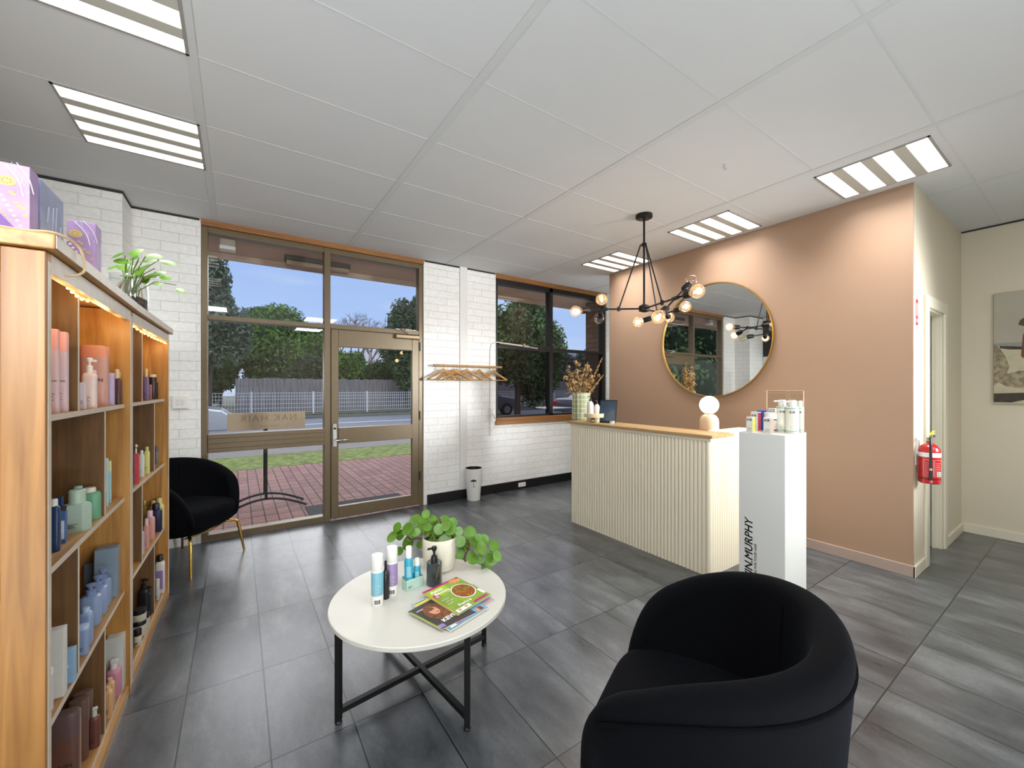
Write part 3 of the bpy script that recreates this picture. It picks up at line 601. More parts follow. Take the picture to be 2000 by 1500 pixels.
artbox('grey blue brush painted box behind the purple one', -.60, -.455, 1.672, 1.85, .195, 'blue')
artbox('smaller purple dot painted box beside the plant', -.486, -.415, 2.005, 2.075, .19, 'dots')
# cable on top
cb = thing('cable', 'clear cable looping over the near shelf top edge', 'cable', (XS, 1.56, ZT))
def smooth(P, n=6):
    P = [Vector(p) for p in P]; Q = []
    for k in range(len(P)-1):
        for j in range(n):
            s = j/n; a = P[max(k-1, 0)]; b = P[k]; c = P[k+1]; e = P[min(k+2, len(P)-1)]
            Q.append(.5*((2*b)+(c-a)*s+(2*a-5*b+4*c-e)*s*s+(3*b-a-3*c+e)*s**3))
    return Q+[P[-1]]
MB().tube([p for p in smooth(((-.1, -.06, .004), (-.05, -.03, .008), (0, 0, .02), (.026, .08, .012), (.032, .11, -.04), (.028, .07, -.07), (.012, .03, -.085)))], .0035, 6).build('cord', mat('clear_cord', (214, 190, 150), .25), cb)

# ---- plant in glass vase on the far unit
pv = Vector((-.47, 2.86, ZT)); 
pl = thing('potted_plant', 'leafy green plant in a clear glass vase on the far shelf', 'plant', pv)
MB().lathe([(.001, .003), (.072, .003), (.078, .01), (.08, .08), (.075, .19), (.073, .19), (.077, .08), (.075, .012), (.001, .008)], 28, cap=False).build('glass_vase', CLEAR, pl)
MB().lathe([(.001, .009), (.073, .012), (.076, .07), (.05, .085), (.001, .078)], 20, cap=False).build('soil', mat('dark_soil', (40, 32, 26), .95, noise=.5, nscale=60, bump=.8), pl)
st = MB(); lf = MB()
rng = random.Random(3)
LV = [(935, 300, 40, 650), ]
leafpx = [(265, 491, 24, 14, 70), (226, 497, 34, 12, 175), (218, 521, 22, 14, 200), (288, 507, 32, 13, -10), (258, 502, 28, 13, 150), (300, 498, 26, 12, 0), (327, 511, 34, 10, -12), (245, 521, 24, 16, 210), (262, 540, 20, 14, 260), (296, 536, 34, 14, 10), (312, 530, 22, 12, -30), (309, 552, 22, 14, -70), (280, 520, 26, 14, 20), (246, 536, 26, 10, 180), (272, 527, 24, 14, 110), (322, 541, 20, 9, -20), (352, 566, 24, 8, -50), (236, 508, 24, 12, 190), (283, 545, 22, 12, 300)]
rw = Vector((RT[0], RT[1], 0)); fw_ = Vector((FW[0], FW[1], 0)); dv = dist(pv)
for (x, y, l, w, a) in leafpx:
    p = atD(x, y, dv+rng.uniform(-.07, .05))-pv
    t_ = rw*cos(R(a))+Vector((0, 0, 1))*sin(R(a)); nn = (-fw_+Vector((0, 0, .9))+Vector((rng.uniform(-.4, .4), rng.uniform(-.4, .4), 0))).normalized()
    L_ = l*dv/FP*1.15; W_ = w*dv/FP*1.5
    lf.leaf(p, nn, t_, L_, W_, .2, 12)
    b = Vector((rng.uniform(-.02, .02), rng.uniform(-.02, .02), .1)); c = p-t_*L_*.45; mid = (b+c)/2+Vector((0, 0, .04))
    st.tube([b, mid, c], .0022, 5)
lf.build('leaves', mat('bright_leaf', (104, 150, 46), .4, noise=.35, nscale=18), pl)
st.build('stems', mat('leaf_stem', (92, 120, 48), .5), pl)
rt = MB()
for k in range(22):
    a = rng.uniform(0, 6.28); q = rng.uniform(.01, .06); rt.tube([(q*cos(a)*.4, q*sin(a)*.4, .17), (q*cos(a), q*sin(a), .12), (q*cos(a+.5), q*sin(a+.5), .07)], .0016, 4)
rt.build('roots', mat('root', (150, 132, 90), .8), pl)

# ================================================================== WALL PLATE
wp = atY(337, 793, YW); wq = atY(368, 793, YW)
t = thing('wall_switch', 'white four button wall switch on brick beside the door frame', 'switch', ((wp.x+wq.x)/2, YW, 1.245-.05))
w = (wq.x-wp.x)
MB().box(-w/2, w/2, -.022, 0, 0, .11).build('plate', WHITEP, t, .004)
for i in (-1, 1):
    for j in (0, 1): MB().box(i*.016-.011, i*.016+.011, -.025, -.02, .03+j*.027, .052+j*.027).build('button', mat('btn_white', (214, 214, 210), .4), t, .001)
MB().box(-.002, .002, -.006, 0, -.04, 0).build('conduit', WHITEP, t)

# ================================================================== TUB CHAIRS
PIPE = mat('velvet_piping', (4, 5, 8), .95); PIPE.node_tree.nodes['Principled BSDF'].inputs['Specular IOR Level'].default_value = .1
def tubchair(lab, loc, rz):
    t = thing('tub_chair', lab, 'armchair', loc, rz, 'dark velvet tub chairs')
    # local +x is the front. shell is swept around the back
    def rim(th):          # th 0 = back, +-pi = front
        a = abs(th)/R(142)
        z = .800-.265*a**2.8-.12*max(0, (a-.82)/.18)**2.2
        return z
    nT, vs, fs = 56, [], []
    prof = []
    for k in range(nT+1):
        th = -R(142)+R(284)*k/nT; a = abs(th)/R(142)
        dx, dy = -cos(th), sin(th)
        pk = (abs(dx)**2.3+abs(dy)**2.3)**(-1/2.3); dx *= pk; dy *= pk
        zr = rim(th); th_ = .036*(1-.15*a)
        ro, ri, rb = .345, .345-.085, .235
        if a > .8: zr -= .0
        endk = max(0, (a-.9)/.1); 
        th_ *= (1-.45*endk**2); zr -= .02*endk**2
        rm = (ro+ri)/2
        P = [(rb-.02, .275), (rb+.02, .27), (.295, .33), (.325, .43)]
        P = [(r, min(z, zr-.1)) for r, z in P]
        P += [(ro-.012, (zr-.05)*.5+.43*.5 if zr > .6 else zr-.075)]
        P += [(rm+th_*1.25, zr-.045), (rm+th_*1.18, zr-.022), (rm+th_*.75, zr-.005), (rm, zr), (rm-th_*.75, zr-.006), (rm-th_*1.15, zr-.028), (rm-th_*1.2, zr-.06), (ri-.004, max(.42, zr-.16)), (ri-.03, .40), (rb-.04, .34)]
        prof = P
        for r, z in P: vs.append((r*dx*(1.0 if dx < 0 else .98), r*dy*1.03, z))
    m_ = len(prof)
    for k in range(nT):
        for j in range(m_-1): a = k*m_+j; fs.append((a, a+m_, a+m_+1, a+1))
        a = k*m_; fs.append((a+m_-1, a+2*m_-1, a+m_, a))
    mb = MB(); mb.add(vs, fs, True); mb.f.append(tuple(range(m_))); mb.f.append(tuple(nT*m_+i for i in reversed(range(m_)))); mb.sm += [True, True]
    sh = mb.build('shell', VELVET, t, sub=1)
    # seam piping just below the rim outside
    sm = []
    for k in range(4, nT-3):
        th = -R(142)+R(284)*k/nT; dx, dy = -cos(th), sin(th); pk = (abs(dx)**2.3+abs(dy)**2.3)**(-1/2.3); z = rim(th)-.058
        sm.append((.3445*dx*pk*(1.0 if dx < 0 else .98), .3445*dy*pk*1.03, z))
    MB().tube(sm, .0045, 6).build('piping', PIPE, sh)
    for s_ in (-1, 1):
        th = R(38)*s_; dx, dy = -cos(th), sin(th); pk = (abs(dx)**2.3+abs(dy)**2.3)**(-1/2.3); dx *= pk; dy *= pk; z = rim(th)
        MB().tube([(dx*.262, dy*.27, z-.05), (dx*.2535, dy*.26, z-.15), (dx*.245, dy*.25, .47)], .003, 5).build('seam', PIPE, sh)
    # seat
    def sq(r, z, ex=1., f_=0.):
        L = []
        for i in range(40):
            a = 2*pi*i/40; c, s = cos(a), sin(a); k = (abs(c)**4.5+abs(s)**4.5)**(-1/4.5)
            L.append((c*k*r*(.97 if c > 0 else .96)*ex+f_, s*k*r, z))
        return L
    rings = [sq(.05, .258), sq(.2, .262), sq(.252, .30), sq(.272, .37), sq(.276, .41), sq(.268, .445), sq(.24, .462), sq(.15, .468), sq(.03, .466)]
    vs = [p for r_ in rings for p in r_]; fs = []
    for j in range(len(rings)-1):
        for i in range(40): a, b = j*40+i, j*40+(i+1) % 40; fs.append((a, b, b+40, a+40))
    mb = MB(); mb.add(vs, fs, True); mb.f.append(tuple(reversed(range(40)))); mb.f.append(tuple(len(vs)-40+i for i in range(40))); mb.sm += [True, True]
    mb.build('seat', VELVET, t, sub=1)
    for sx in (-1, 1):
        for sy in (-1, 1):
            MB().tube([(sx*.17, sy*.17, .275), (sx*.225, sy*.225, .27), (sx*.24, sy*.24, .255), (sx*.272, sy*.272, .0)], .013, 12, rs=[.009, .012, .013, .008]).build('leg', GOLD, t)
    MB().tube([(.18, -.22, .272), (.2, 0, .262), (.18, .22, .272)], .007, 8).build('leg_frame', GOLD, t)
    return t
tc1 = tubchair('dark velvet tub chair with gold legs beside the far shelf unit', (-.335, 4.065, 0), R(-36.4))
tc2 = tubchair('large dark velvet tub chair in the foreground by the coffee table', (1.075, .66, 0), R(90+25))

# ================================================================== COFFEE TABLE
TX, TY, ZTB = .717, 1.828, .405
t = thing('coffee_table', 'round white coffee table on a black crossed metal frame', 'table', (TX, TY, 0), R(-37.4))
MB().lathe([(.001, ZTB-.022), (.398, ZTB-.022), (.402, ZTB-.018), (.402, ZTB-.003), (.399, ZTB), (.001, ZTB)], 96, cap=False).build('tabletop', mat('marble_white', (210, 208, 199), .32, noise=.025, nscale=5), t)
q = .267
for sx, sy in ((-1, -1), (1, -1), (1, 1), (-1, 1)):
    o = MB().box(sx*q-.0115, sx*q+.0115, sy*q-.0115, sy*q+.0115, .012, ZTB-.022, ).build('leg', BLACK, t, .001)
    MB().lathe([(.014, 0), (.015, .006), (.010, .013)], 14, Matrix.Translation((sx*q, sy*q, 0))).build('foot', BLACKP, o)
MB().bar((-q, -q, .05), (q, q, .05), .022, .022).build('crossbar', BLACK, t)
MB().bar((-q, q, .052), (q, -q, .052), .022, .022).build('crossbar', BLACK, t)
MB().bar((-q, -q, ZTB-.033), (q, q, ZTB-.033), .022, .02).build('crossbar', BLACK, t)
MB().bar((-q, q, ZTB-.034), (q, -q, ZTB-.034), .022, .02).build('crossbar', BLACK, t)

# ---- things on the coffee table
def cyl_item(name, lab, cat, px, yb, yt, wpx, z, parts, dark=None):
    p = atZ(px, yb-wpx*.13, z); d_ = dist(p); r = wpx*d_/FP/2; h = zat(yt+wpx*.12, d_)-z
    t = thing(name, lab, cat, p)
    for nm, m, z0, z1, r0, r1 in parts:
        MB().lathe([(r*r0*.96, h*z0), (r*r0, h*z0+.002), (r*r1, h*z1-.003), (r*r1*.93, h*z1)], 28).build(nm, m, t)
    return t, r, h, p
CANW = mat('can_white', (232, 230, 226), .3)
def barcode(t, r, z, s=1.):
    vd = Vector((-t.location.x, -t.location.y, 0)).normalized(); a0 = math.atan2(vd.y, vd.x); m = MB()
    for k in range(15):
        if k in (4, 9): continue
        a = a0+(k-7)*.062; ww = .02 if k % 3 else .03
        m.add([(cos(a-ww)*(r+.0004), sin(a-ww)*(r+.0004), z), (cos(a+ww)*(r+.0004), sin(a+ww)*(r+.0004), z), (cos(a+ww)*(r+.0004), sin(a+ww)*(r+.0004), z+.018*s), (cos(a-ww)*(r+.0004), sin(a-ww)*(r+.0004), z+.018*s)], [(0, 1, 2, 3)])
    m.build('barcode', INK, t)
    m = MB()
    for j in range(8):
        zz = z+.03*s+j*.0075*s
        for k in range(-6, 7-(j % 3)*2):
            a = a0+k*.075; m.add([(cos(a)*(r+.0006), sin(a)*(r+.0006), zz), (cos(a+.06)*(r+.0006), sin(a+.06)*(r+.0006), zz), (cos(a+.06)*(r+.0006), sin(a+.06)*(r+.0006), zz+.0012), (cos(a)*(r+.0006), sin(a)*(r+.0006), zz+.0012)], [(0, 1, 2, 3)])
    m.build('small_print', INKW, t)
TEAL = mat('can_teal', (120, 178, 196), .35, noise=.04); PURP = mat('can_purple', (150, 128, 172), .35, noise=.04)
t, r_, h_, p_ = cyl_item('spray_can', 'white and pale blue spray can with barcode, front one on the coffee table', 'spray can', 737, 1183, 1080, 23, ZTB, [('can_body', CANW, 0, .7, 1, 1), ('label_band', TEAL, .2, .68, 1.01, 1.01), ('cap', WHITEP, .7, 1, 1.0, .98)])
barcode(t, r_, .012)
t, r_, h_, p_ = cyl_item('spray_can', 'white and purple spray can, rear one on the coffee table', 'spray can', 765.5, 1163, 1065, 21.5, ZTB, [('can_body', CANW, 0, .7, 1, 1), ('label_band', PURP, .2, .68, 1.01, 1.01), ('cap', WHITEP, .7, 1, 1.0, .98)])
barcode(t, r_, .012)
t, r_, h_, p_ = cyl_item('pump_bottle', 'slim black bottle between the two spray cans', 'bottle', 753, 1170, 1093, 14, ZTB, [('bottle_body', mat('black_gloss', (30, 30, 32), .25), 0, .66, 1, 1), ('shoulder', mat('black_gloss', (30, 30, 32), .25), .66, .76, 1., .4), ('pump_head', BLACKP, .76, 1, .35, .3)])
t, r_, h_, p_ = cyl_item('pump_bottle', 'black glass pump bottle in front of the white plant pot', 'bottle', 848, 1144, 1093, 30, ZTB, [('bottle_body', mat('smoked_glass', (44, 54, 60), .12, noise=.1, coat=.5), 0, 1, 1, 1)])
o = MB().lathe([(.017, h_-.002), (.017, h_+.018), (.013, h_+.03), (.006, h_+.032), (.006, h_+.056)], 20).build('collar', BLACKP, t)
MB().lathe([(.009, h_+.052), (.014, h_+.066), (.012, h_+.074)], 16).bar((.0, 0, h_+.066), (-.03, .014, h_+.062), .010, .008).build('pump_head', BLACKP, o)
vd = Vector((-p_.x, -p_.y, 0)).normalized()
lettering('MOROCCANOIL', .0095, mat('gold_print', (150, 120, 78), .4, .5), t, frame(vd*(r_+.0006)+Vector((.0, .0, h_*.3))+Vector((RT[0], RT[1], 0))*.012, Vector((RT[0]*.2, RT[1]*.2, 1)), Vector((-RT[0], -RT[1], .2))), 'lettering')
# carton holding two blue bottles
pc = atZ(806, 1146, ZTB); dcn = dist(pc)
t = thing('carton_tray', 'pale green carton tray holding two turquoise bottles', 'box', pc, R(8))
MG = mat('mint_card', (176, 206, 190), .5, noise=.05); a, b, hh = .046, .022, .05
MB().box(-a, a, -b, -b+.0015, 0, hh).box(-a, a, b-.0015, b, 0, hh+.008).box(-a, -a+.0015, -b, b, 0, hh).box(a-.0015, a, -b, b, 0, hh).box(-a, a, -b, b, 0, .0015).build('carton', MG, t)
MB().box(-a+.012, -a+.032, -b-.0006, -b, .014, .017).box(-a+.012, -a+.026, -b-.0006, -b, .009, .0105).build('printed_lines', INK, t)
TQ = mat('turquoise', (52, 160, 186), .3, noise=.04)
for (px, yt, wpx, lab, dx) in ((798, 1065, 19.5, 'taller turquoise bottle with white cap in the carton tray', -.021), (817, 1088, 13.5, 'shorter turquoise bottle with white cap in the carton tray', .024)):
    pp = pc+Vector((cos(R(8))*dx, sin(R(8))*dx, .002)); d_ = dist(pp); rr = wpx*d_/FP/2; hh2 = zat(yt+2, d_)-pp.z
    rr = min(rr, .021)
    t = thing('shampoo_bottle', lab, 'bottle', pp)
    MB().lathe([(rr*.95, 0), (rr, .003), (rr, hh2*.66), (rr*.8, hh2*.72), (rr*.62, hh2*.74)], 24).build('bottle_body', TQ, t)
    MB().lathe([(rr*.68, hh2*.73), (rr*.68, hh2*.98), (rr*.6, hh2)], 24).build('cap', WHITEP, t)
    vd = Vector((-pp.x, -pp.y, 0)).normalized(); sd = Vector((vd.y, -vd.x, 0))*-1; m = MB()
    pts = []
    for k in range(-4, 5):
        a_ = math.atan2(vd.y, vd.x)+k*.14; pts.append((cos(a_)*(rr+.0005), sin(a_)*(rr+.0005)))
    for k in range(8): m.add([(*pts[k], hh2*.3), (*pts[k+1], hh2*.3), (*pts[k+1], hh2*.55), (*pts[k], hh2*.55)], [(0, 1, 2, 3)])
    m.build('printed_panel', mat('pale_turquoise', (132, 190, 208), .4), t)
# pot plant
pp = atZ(859, 1110, ZTB); dpp = dist(pp); rp_ = 33.5*dpp/FP
pt = thing('potted_plant', 'round leaved green plant trailing from a white pot on the coffee table', 'plant', pp)
ph = zat(1046, dpp)-ZTB
MB().lathe([(.001, 0), (rp_*.62, 0), (rp_*.8, .008), (rp_*.93, ph*.25), (rp_, ph*.6), (rp_, ph*.97), (rp_*.97, ph), (rp_*.93, ph*.98), (rp_*.93, ph*.86)], 40, cap=False).build('pot', mat('cream_ceramic', (230, 224, 206), .4, noise=.02), pt)
MB().lathe([(.001, ph*.88), (rp_*.93, ph*.87)], 24, cap=False).build('soil', mat('dark_soil', (40, 32, 26), .95), pt)
LP = [(210, 550, 88), (290, 400, 72), (335, 520, 75), (445, 425, 92), (580, 300, 98), (650, 420, 95), (735, 190, 62), (700, 300, 64), (760, 480, 60), (830, 270, 70), (910, 330, 68), (1020, 300, 88), (1050, 370, 85), (1150, 330, 75), (1120, 430, 85), (1250, 460, 62), (1420, 500, 106), (810, 640, 76), (1040, 600, 92), (650, 670, 62), (460, 650, 104), (320, 770, 62), (850, 500, 72), (960, 640, 60), (1270, 620, 80), (1265, 820, 70), (1320, 690, 78), (1490, 620, 76), (1530, 740, 74), (1640, 590, 80), (1610, 720, 96), (1800, 690, 84), (1760, 880, 100), (1460, 890, 88), (1680, 1040, 90), (1850, 850, 74), (1560, 560, 56), (510, 540, 80), (580, 480, 66), (1400, 620, 66), (940, 430, 76), (1190, 490, 64), (1590, 900, 60), (880, 400, 74), (760, 400, 64), (990, 520, 60)]
lf = MB(); st = MB(); rng = random.Random(11)
for (x, y, rr) in LP:
    right = x > 1230; left = x < 520
    dz = rng.uniform(-.05, .05)+(-.02 if right else 0)
    px, py = 740+x/8, 980+y/8
    p = atD(px, py, dpp+dz)-pp
    nn = (-fw_*rng.uniform(.5, 1.3)+Vector((0, 0, rng.uniform(.5, 1.1)))+rw*((x-1000)/1400+rng.uniform(-.35, .35))).normalized()
    rad = rr/8*dpp/FP
    lf.leaf(p, nn, Vector((0, 0, 1)), rad*2.2, rad*2.15, -.10, 16, True)
    if right: b = Vector((0, 0, ph))+rw*(.03+.11*min(1, (x-1200)/600))+Vector((0, 0, -.05*min(1, (x-1200)/600)))
    elif left: b = Vector((0, 0, ph+.01))-rw*.09
    else: b = Vector((rng.uniform(-.04, .04), rng.uniform(-.04, .04), ph*.9))
    mid = (b+p)/2+Vector((0, 0, .015))
    st.tube([b, mid, p], .0014, 5)
lf.build('leaves', mat('pilea_leaf', (88, 130, 38), .32, noise=.3, nscale=22), pt)
st.build('leaf_stalks', mat('stalk', (120, 140, 60), .5), pt)
sm = MB()
def pxs(L): return [atD(740+x/8, 980+y/8, dpp-.01)-pp for x, y in L]
sm.tube(pxs([(1010, 540), (1100, 600), (1210, 560), (1330, 590), (1410, 640), (1400, 740), (1350, 820), (1330, 900), (1360, 935)]), .005, 8)
sm.tube(pxs([(900, 600), (720, 600), (620, 570), (500, 590), (440, 540)]), .0045, 8)
sm.tube([(0, 0, ph*.85), (.01, 0, ph+.05), (0, .01, ph+.09)], .005, 8)
sm.build('woody_stem', mat('woody_stem', (92, 62, 44), .8, noise=.3, nscale=80), pt)

# ---- magazines
def quadmap(Q):
    Q = [Vector(q) for q in Q]    # TL, TR, BR, BL
    def f(u, v, dz=0.): return (Q[0]*(1-u)*(1-v)+Q[1]*u*(1-v)+Q[2]*u*v+Q[3]*(1-u)*v)+Vector((0, 0, dz))
    return f
def magazine(lab, px, z0, th, cover, decor):
    Q = [atZ(x, y, z0+th) for x, y in px]; c = sum(Q, Vector())/4; base = Vector((c.x, c.y, z0))
    t = thing('magazine', lab, 'magazine', base, 0, 'magazines on the coffee table')
    L = [q-base for q in Q]
    MB().slab([(l.x, l.y) for l in reversed(L)], .0004, th-.0006).build('pages', mat('paper', (222, 216, 204), .7), t)
    MB().slab([(l.x*1.01, l.y*1.01) for l in reversed(L)], th-.0006, th).build('cover', mat('cover_'+cover[0], cover[1], .3, noise=cover[2], nscale=cover[3], coat=.2), t)
    f = quadmap([Vector((l.x, l.y, th)) for l in L]); ux = (L[1]-L[0]); uy = (L[0]-L[3])
    def rect(name, m, u0, u1, v0, v1, e=.0003): MB().add([f(u0, v1, e), f(u1, v1, e), f(u1, v0, e), f(u0, v0, e)], [(0, 1, 2, 3)]).build(name, m, t)
    def ell(name, m, u, v, a, b, e=.0004, n=28): MB().add([f(u+a*cos(2*pi*k/n), v-b*sin(2*pi*k/n), e) for k in range(n)], [tuple(range(n))]).build(name, m, t)
    def txt(s_, size, m, u, v, shear=0, bold=0, e=.0006): lettering(s_, size, m, t, frame(f(u, v, e), ux, ux.cross(Vector((0, 0, 1)))*-1), 'lettering', shear, bold, .0001)
    decor(rect, ell, txt, f, t)
    return t
MAG = mat('magenta', (196, 24, 120), .35); WI = mat('white_print', (240, 240, 236), .5); LIME = mat('lime', (170, 200, 50), .4, noise=.2, nscale=30); YEL = mat('cover_yellow', (222, 206, 96), .4)
SKIN = mat('skin_print', (214, 160, 130), .5); HAIRP = mat('hair_print', (122, 74, 44), .5, noise=.5, nscale=70); BLU = mat('print_blue', (104, 178, 204), .4)
z = ZTB
def dD(rect, ell, txt, f, t): rect('printed_panel', mat('mauve_print', (186, 160, 178), .4), .1, .95, .1, .9)
magazine('pale mauve booklet poking out lowest at the right of the pile', [(858, 1165), (925, 1140), (966, 1172), (905, 1205)], z, .003, ('mauve', (196, 176, 186), .03, 20), dD)
def dB(rect, ell, txt, f, t):
    rect('printed_band', MAG, .25, .72, .90, .96); rect('photo_panel', SKIN, .76, .84, .88, .97); rect('photo_panel', HAIRP, .84, .93, .86, .97); rect('printed_band', WI, .06, .2, .88, .97); rect('printed_panel', YEL, .0, .5, .03, .12)
    rect('printed_panel', WI, .03, .3, .01, .05)
magazine('blue magazine with pink stripe beneath the two upper ones', [(804, 1180), (876, 1146), (953, 1186), (880, 1231)], z+.003, .008, ('blue', (116, 166, 196), .15, 12), dB)
def dA(rect, ell, txt, f, t):
    ell('hair_print', HAIRP, .42, .42, .27, .33); ell('face_print', SKIN, .40, .36, .12, .16, .0006); ell('hair_print', HAIRP, .36, .27, .11, .07, .0008); ell('lips_print', mat('lip', (176, 50, 50), .4), .44, .45, .035, .018, .0009)
    for u in (.35, .44): ell('eye_print', INK, u, .33, .018, .01, .0009, 12)
    rect('printed_edge', LIME, .0, .03, .05, .98); rect('printed_panel', mat('lilac_print', (150, 130, 190), .4), .03, .18, .85, .97); ell('red_print', mat('red_print', (170, 60, 44), .4, noise=.3), .85, .72, .12, .12)
    rect('printed_panel', mat('pale_stroke', (198, 206, 226), .6), .1, .28, .14, .17, .0005)
    txt('KEVIN.', .032, WI, .24, .84, 0, .0012)
magazine('magazine with a curly haired woman on its dark cover', [(797, 1195), (862, 1160), (929, 1196), (862, 1229)], z+.0115, .0045, ('dark', (58, 50, 48), .2, 20), dA)
def dC(rect, ell, txt, f, t):
    rect('printed_band', MAG, .0, 1, .0, .055); rect('printed_edge', mat('orange_edge', (226, 160, 70), .4), 0, .02, .055, 1)
    rect('printed_panel', LIME, .05, .55, .06, .34)
    ell('small_dish_print', mat('soup_print', (220, 160, 90), .4, noise=.3, nscale=90), .83, .10, .14, .09); 
    ell('plate_print', WI, .70, .50, .27, .27); ell('noodle_print', mat('noodle_print', (150, 84, 34), .4, noise=.75, nscale=140), .70, .50, .245, .245, .0006)
    rng = random.Random(5)
    for k in range(12): a = rng.uniform(0, 6.28); q = rng.uniform(.02, .19); ell('herb_print', mat('herb_print', (112, 150, 50), .4), .70+q*cos(a), .50+q*sin(a), .035, .018, .0008, 10)
    for k in range(10): a = rng.uniform(0, 6.28); q = rng.uniform(.02, .2); ell('noodle_highlight', mat('noodle_hi', (214, 132, 56), .4), .70+q*cos(a), .50+q*sin(a), .03, .012, .0009, 10)
    rect('printed_band', MAG, .55, .95, .90, .96); rect('photo_panel', WI, .06, .44, .88, .98); ell('face_print', SKIN, .15, .925, .04, .03, .0006); ell('face_print', SKIN, .33, .92, .04, .03, .0006)
    rect('barcode_panel', WI, .93, 1.0, .66, .86); rect('number_panel', MAG, .06, .2, .24, .36, .0006)
    txt('12', .018, WI, .08, .35, 0, .0008, .0009); txt('Asian', .03, WI, .10, .18, .1, .001); txt('flavours', .026, WI, .12, .28, .1, .001, .0008); txt('Explore', .024, WI, .22, .83, .3, .0006); txt('dinners', .013, WI, .1, .5); txt('made easy', .011, WI, .1, .58); txt('tonight', .011, WI, .1, .66)
magazine('green food magazine with a noodle bowl cover on top', [(824, 1157.5), (891.5, 1127), (959, 1161), (894, 1201)], z+.0165, .005, ('green', (132, 164, 52), .35, 9), dC)

# ================================================================== RECEPTION COUNTER
t = thing('reception_counter', 'cream fluted reception counter with an oak ledge', 'counter', (2.84, 1.633, 0))
CR = mat('cream_lacquer', (238, 228, 204), .45); m = MB()
def flute(m, a, b, z0, z1, n, out, r):
    a, b = Vector(a), Vector(b); t_ = (b-a)/n; o = Vector(out); seg = 6
    vs = []; 
    for i in range(n):
        for k in range(seg):
            s_ = k/seg; vs.append(a+t_*(i+s_)+o*(r*sin(pi*s_)**.7))
    vs.append(b); M_ = len(vs)
    m.add([(v.x, v.y, zz) for zz in (z0, z1) for v in vs], [(i, i+1, i+1+M_, i+M_) if True else 0 for i in range(M_-1)], True)
flute(m, (0, 1.47, 0), (0, 0, 0), .0, .985, 46, (-1, 0, 0), .009)
m.build('fluted_front', CR, t)
m = MB(); flute(m, (0, 0, 0), (1.0, 0, 0), .0, .985, 31, (0, -1, 0), .009); m.build('fluted_return', CR, t)
MB().box(0.001, .30, .001, 1.47, 0, .985).box(.30, 1.0, .001, .28, 0, .985).build('carcass', CR, t)
MB().box(-.018, .31, -.018, 1.475, .985, 1.008).box(.31, 1.01, -.018, .30, .985, 1.008).build('cap_rail', CR, t, .003)
MB().box(-.03, .27, -.035, 1.50, 1.008, 1.032).build('ledge', TOPOAK, t, .003)
ZC = 1.033
# globe lamp
pL = atZ(1385, 839, ZC); dl = dist(pL); k = dl/FP
t = thing('table_lamp', 'blush table lamp with a glowing globe on the counter', 'lamp', pL)
MB().lathe([(17*k, 0), (17.3*k, .003), (17.3*k, 15*k), (16.5*k, 21*k), (13*k, 27*k), (8*k, 30*k), (.001, 30.5*k)], 36, cap=False).build('base', mat('blush_ceramic', (222, 196, 172), .45), t)
MB().lathe([(6*k, 29*k), (6*k, 32*k)], 20).build('neck', GOLD, t)
MB().sphere((0, 0, 48*k), 17.5*k, 32, 20).build('globe_shade', mat('opal_globe', (255, 245, 225), .3, emit=(255, 226, 184), es=4.5), t)
light('lamp_bulb', 'POINT', (0, 0, 48*k), 3.2, (1, .8, .55), 17.9*k, parent=t)
# tiled vase with dried flowers
pV = atZ(1135, 819, ZC); dV = dist(pV); k = dV/FP
t = thing('flower_vase', 'green and cream gridded vase of dried flowers on the counter end', 'vase', pV)
GRN = mat('sage_tile', (150, 160, 128), .3, noise=.08); hv = 52*k; rv = 17*k
MB().lathe([(rv, 0), (rv, hv), (rv*.93, hv), (rv*.93, hv*.85)], 14, cap=False).lathe([(.001, .002), (rv, .002)], 14, cap=False).build('vase_body', GRN, t)
m = MB()
for i in range(14):
    a = 2*pi*i/14; m.bar((rv*cos(a), rv*sin(a), 0), (rv*cos(a), rv*sin(a), hv), .006, .006, (cos(a), sin(a), 0))
for j in range(6):
    zz = hv*(j+.5)/6; m.tube([(rv*1.0*cos(2*pi*i/28), rv*1.0*sin(2*pi*i/28), zz) for i in range(29)], .0032, 5)
m.build('grout_lines', mat('cream_grout', (222, 220, 184), .5), t)
rng = random.Random(21); fl = MB(); stm = MB()
heads = [(1124, 707, 5), (1131, 711, 5), (1111, 716, 4), (1109, 725, 5), (1116, 731, 6), (1104, 737, 6), (1126, 727, 7), (1146, 716, 7), (1141, 722, 7), (1150, 724, 6), (1154, 735, 5), (1128, 738, 8), (1138, 736, 8), (1119, 745, 8), (1110, 750, 6), (1133, 748, 8), (1145, 748, 7), (1158, 746, 5), (1122, 757, 7), (1138, 760, 7), (1148, 759, 6), (1128, 765, 6), (1108, 768, 3), (1170, 733, 4), (1113, 759, 6)]
for x, y, r in heads:
    p = atD(x, y, dV+rng.uniform(-.07, .07))-pV; rr = r*k
    for _ in range(26):
        q = Vector((rng.gauss(0, 1), rng.gauss(0, 1), rng.gauss(0, .8))); q = q.normalized()*rr*rng.uniform(.4, 1.15)
        fl.leaf(p+q, q+Vector((0, 0, .01)), Vector((rng.uniform(-1, 1), rng.uniform(-1, 1), 1)), rr*.8, rr*.42, .2, 6)
    stm.tube([(rng.uniform(-.02, .02), rng.uniform(-.02, .02), hv*.7), p*.55+Vector((0, 0, hv*.4)), p], .0018, 4)
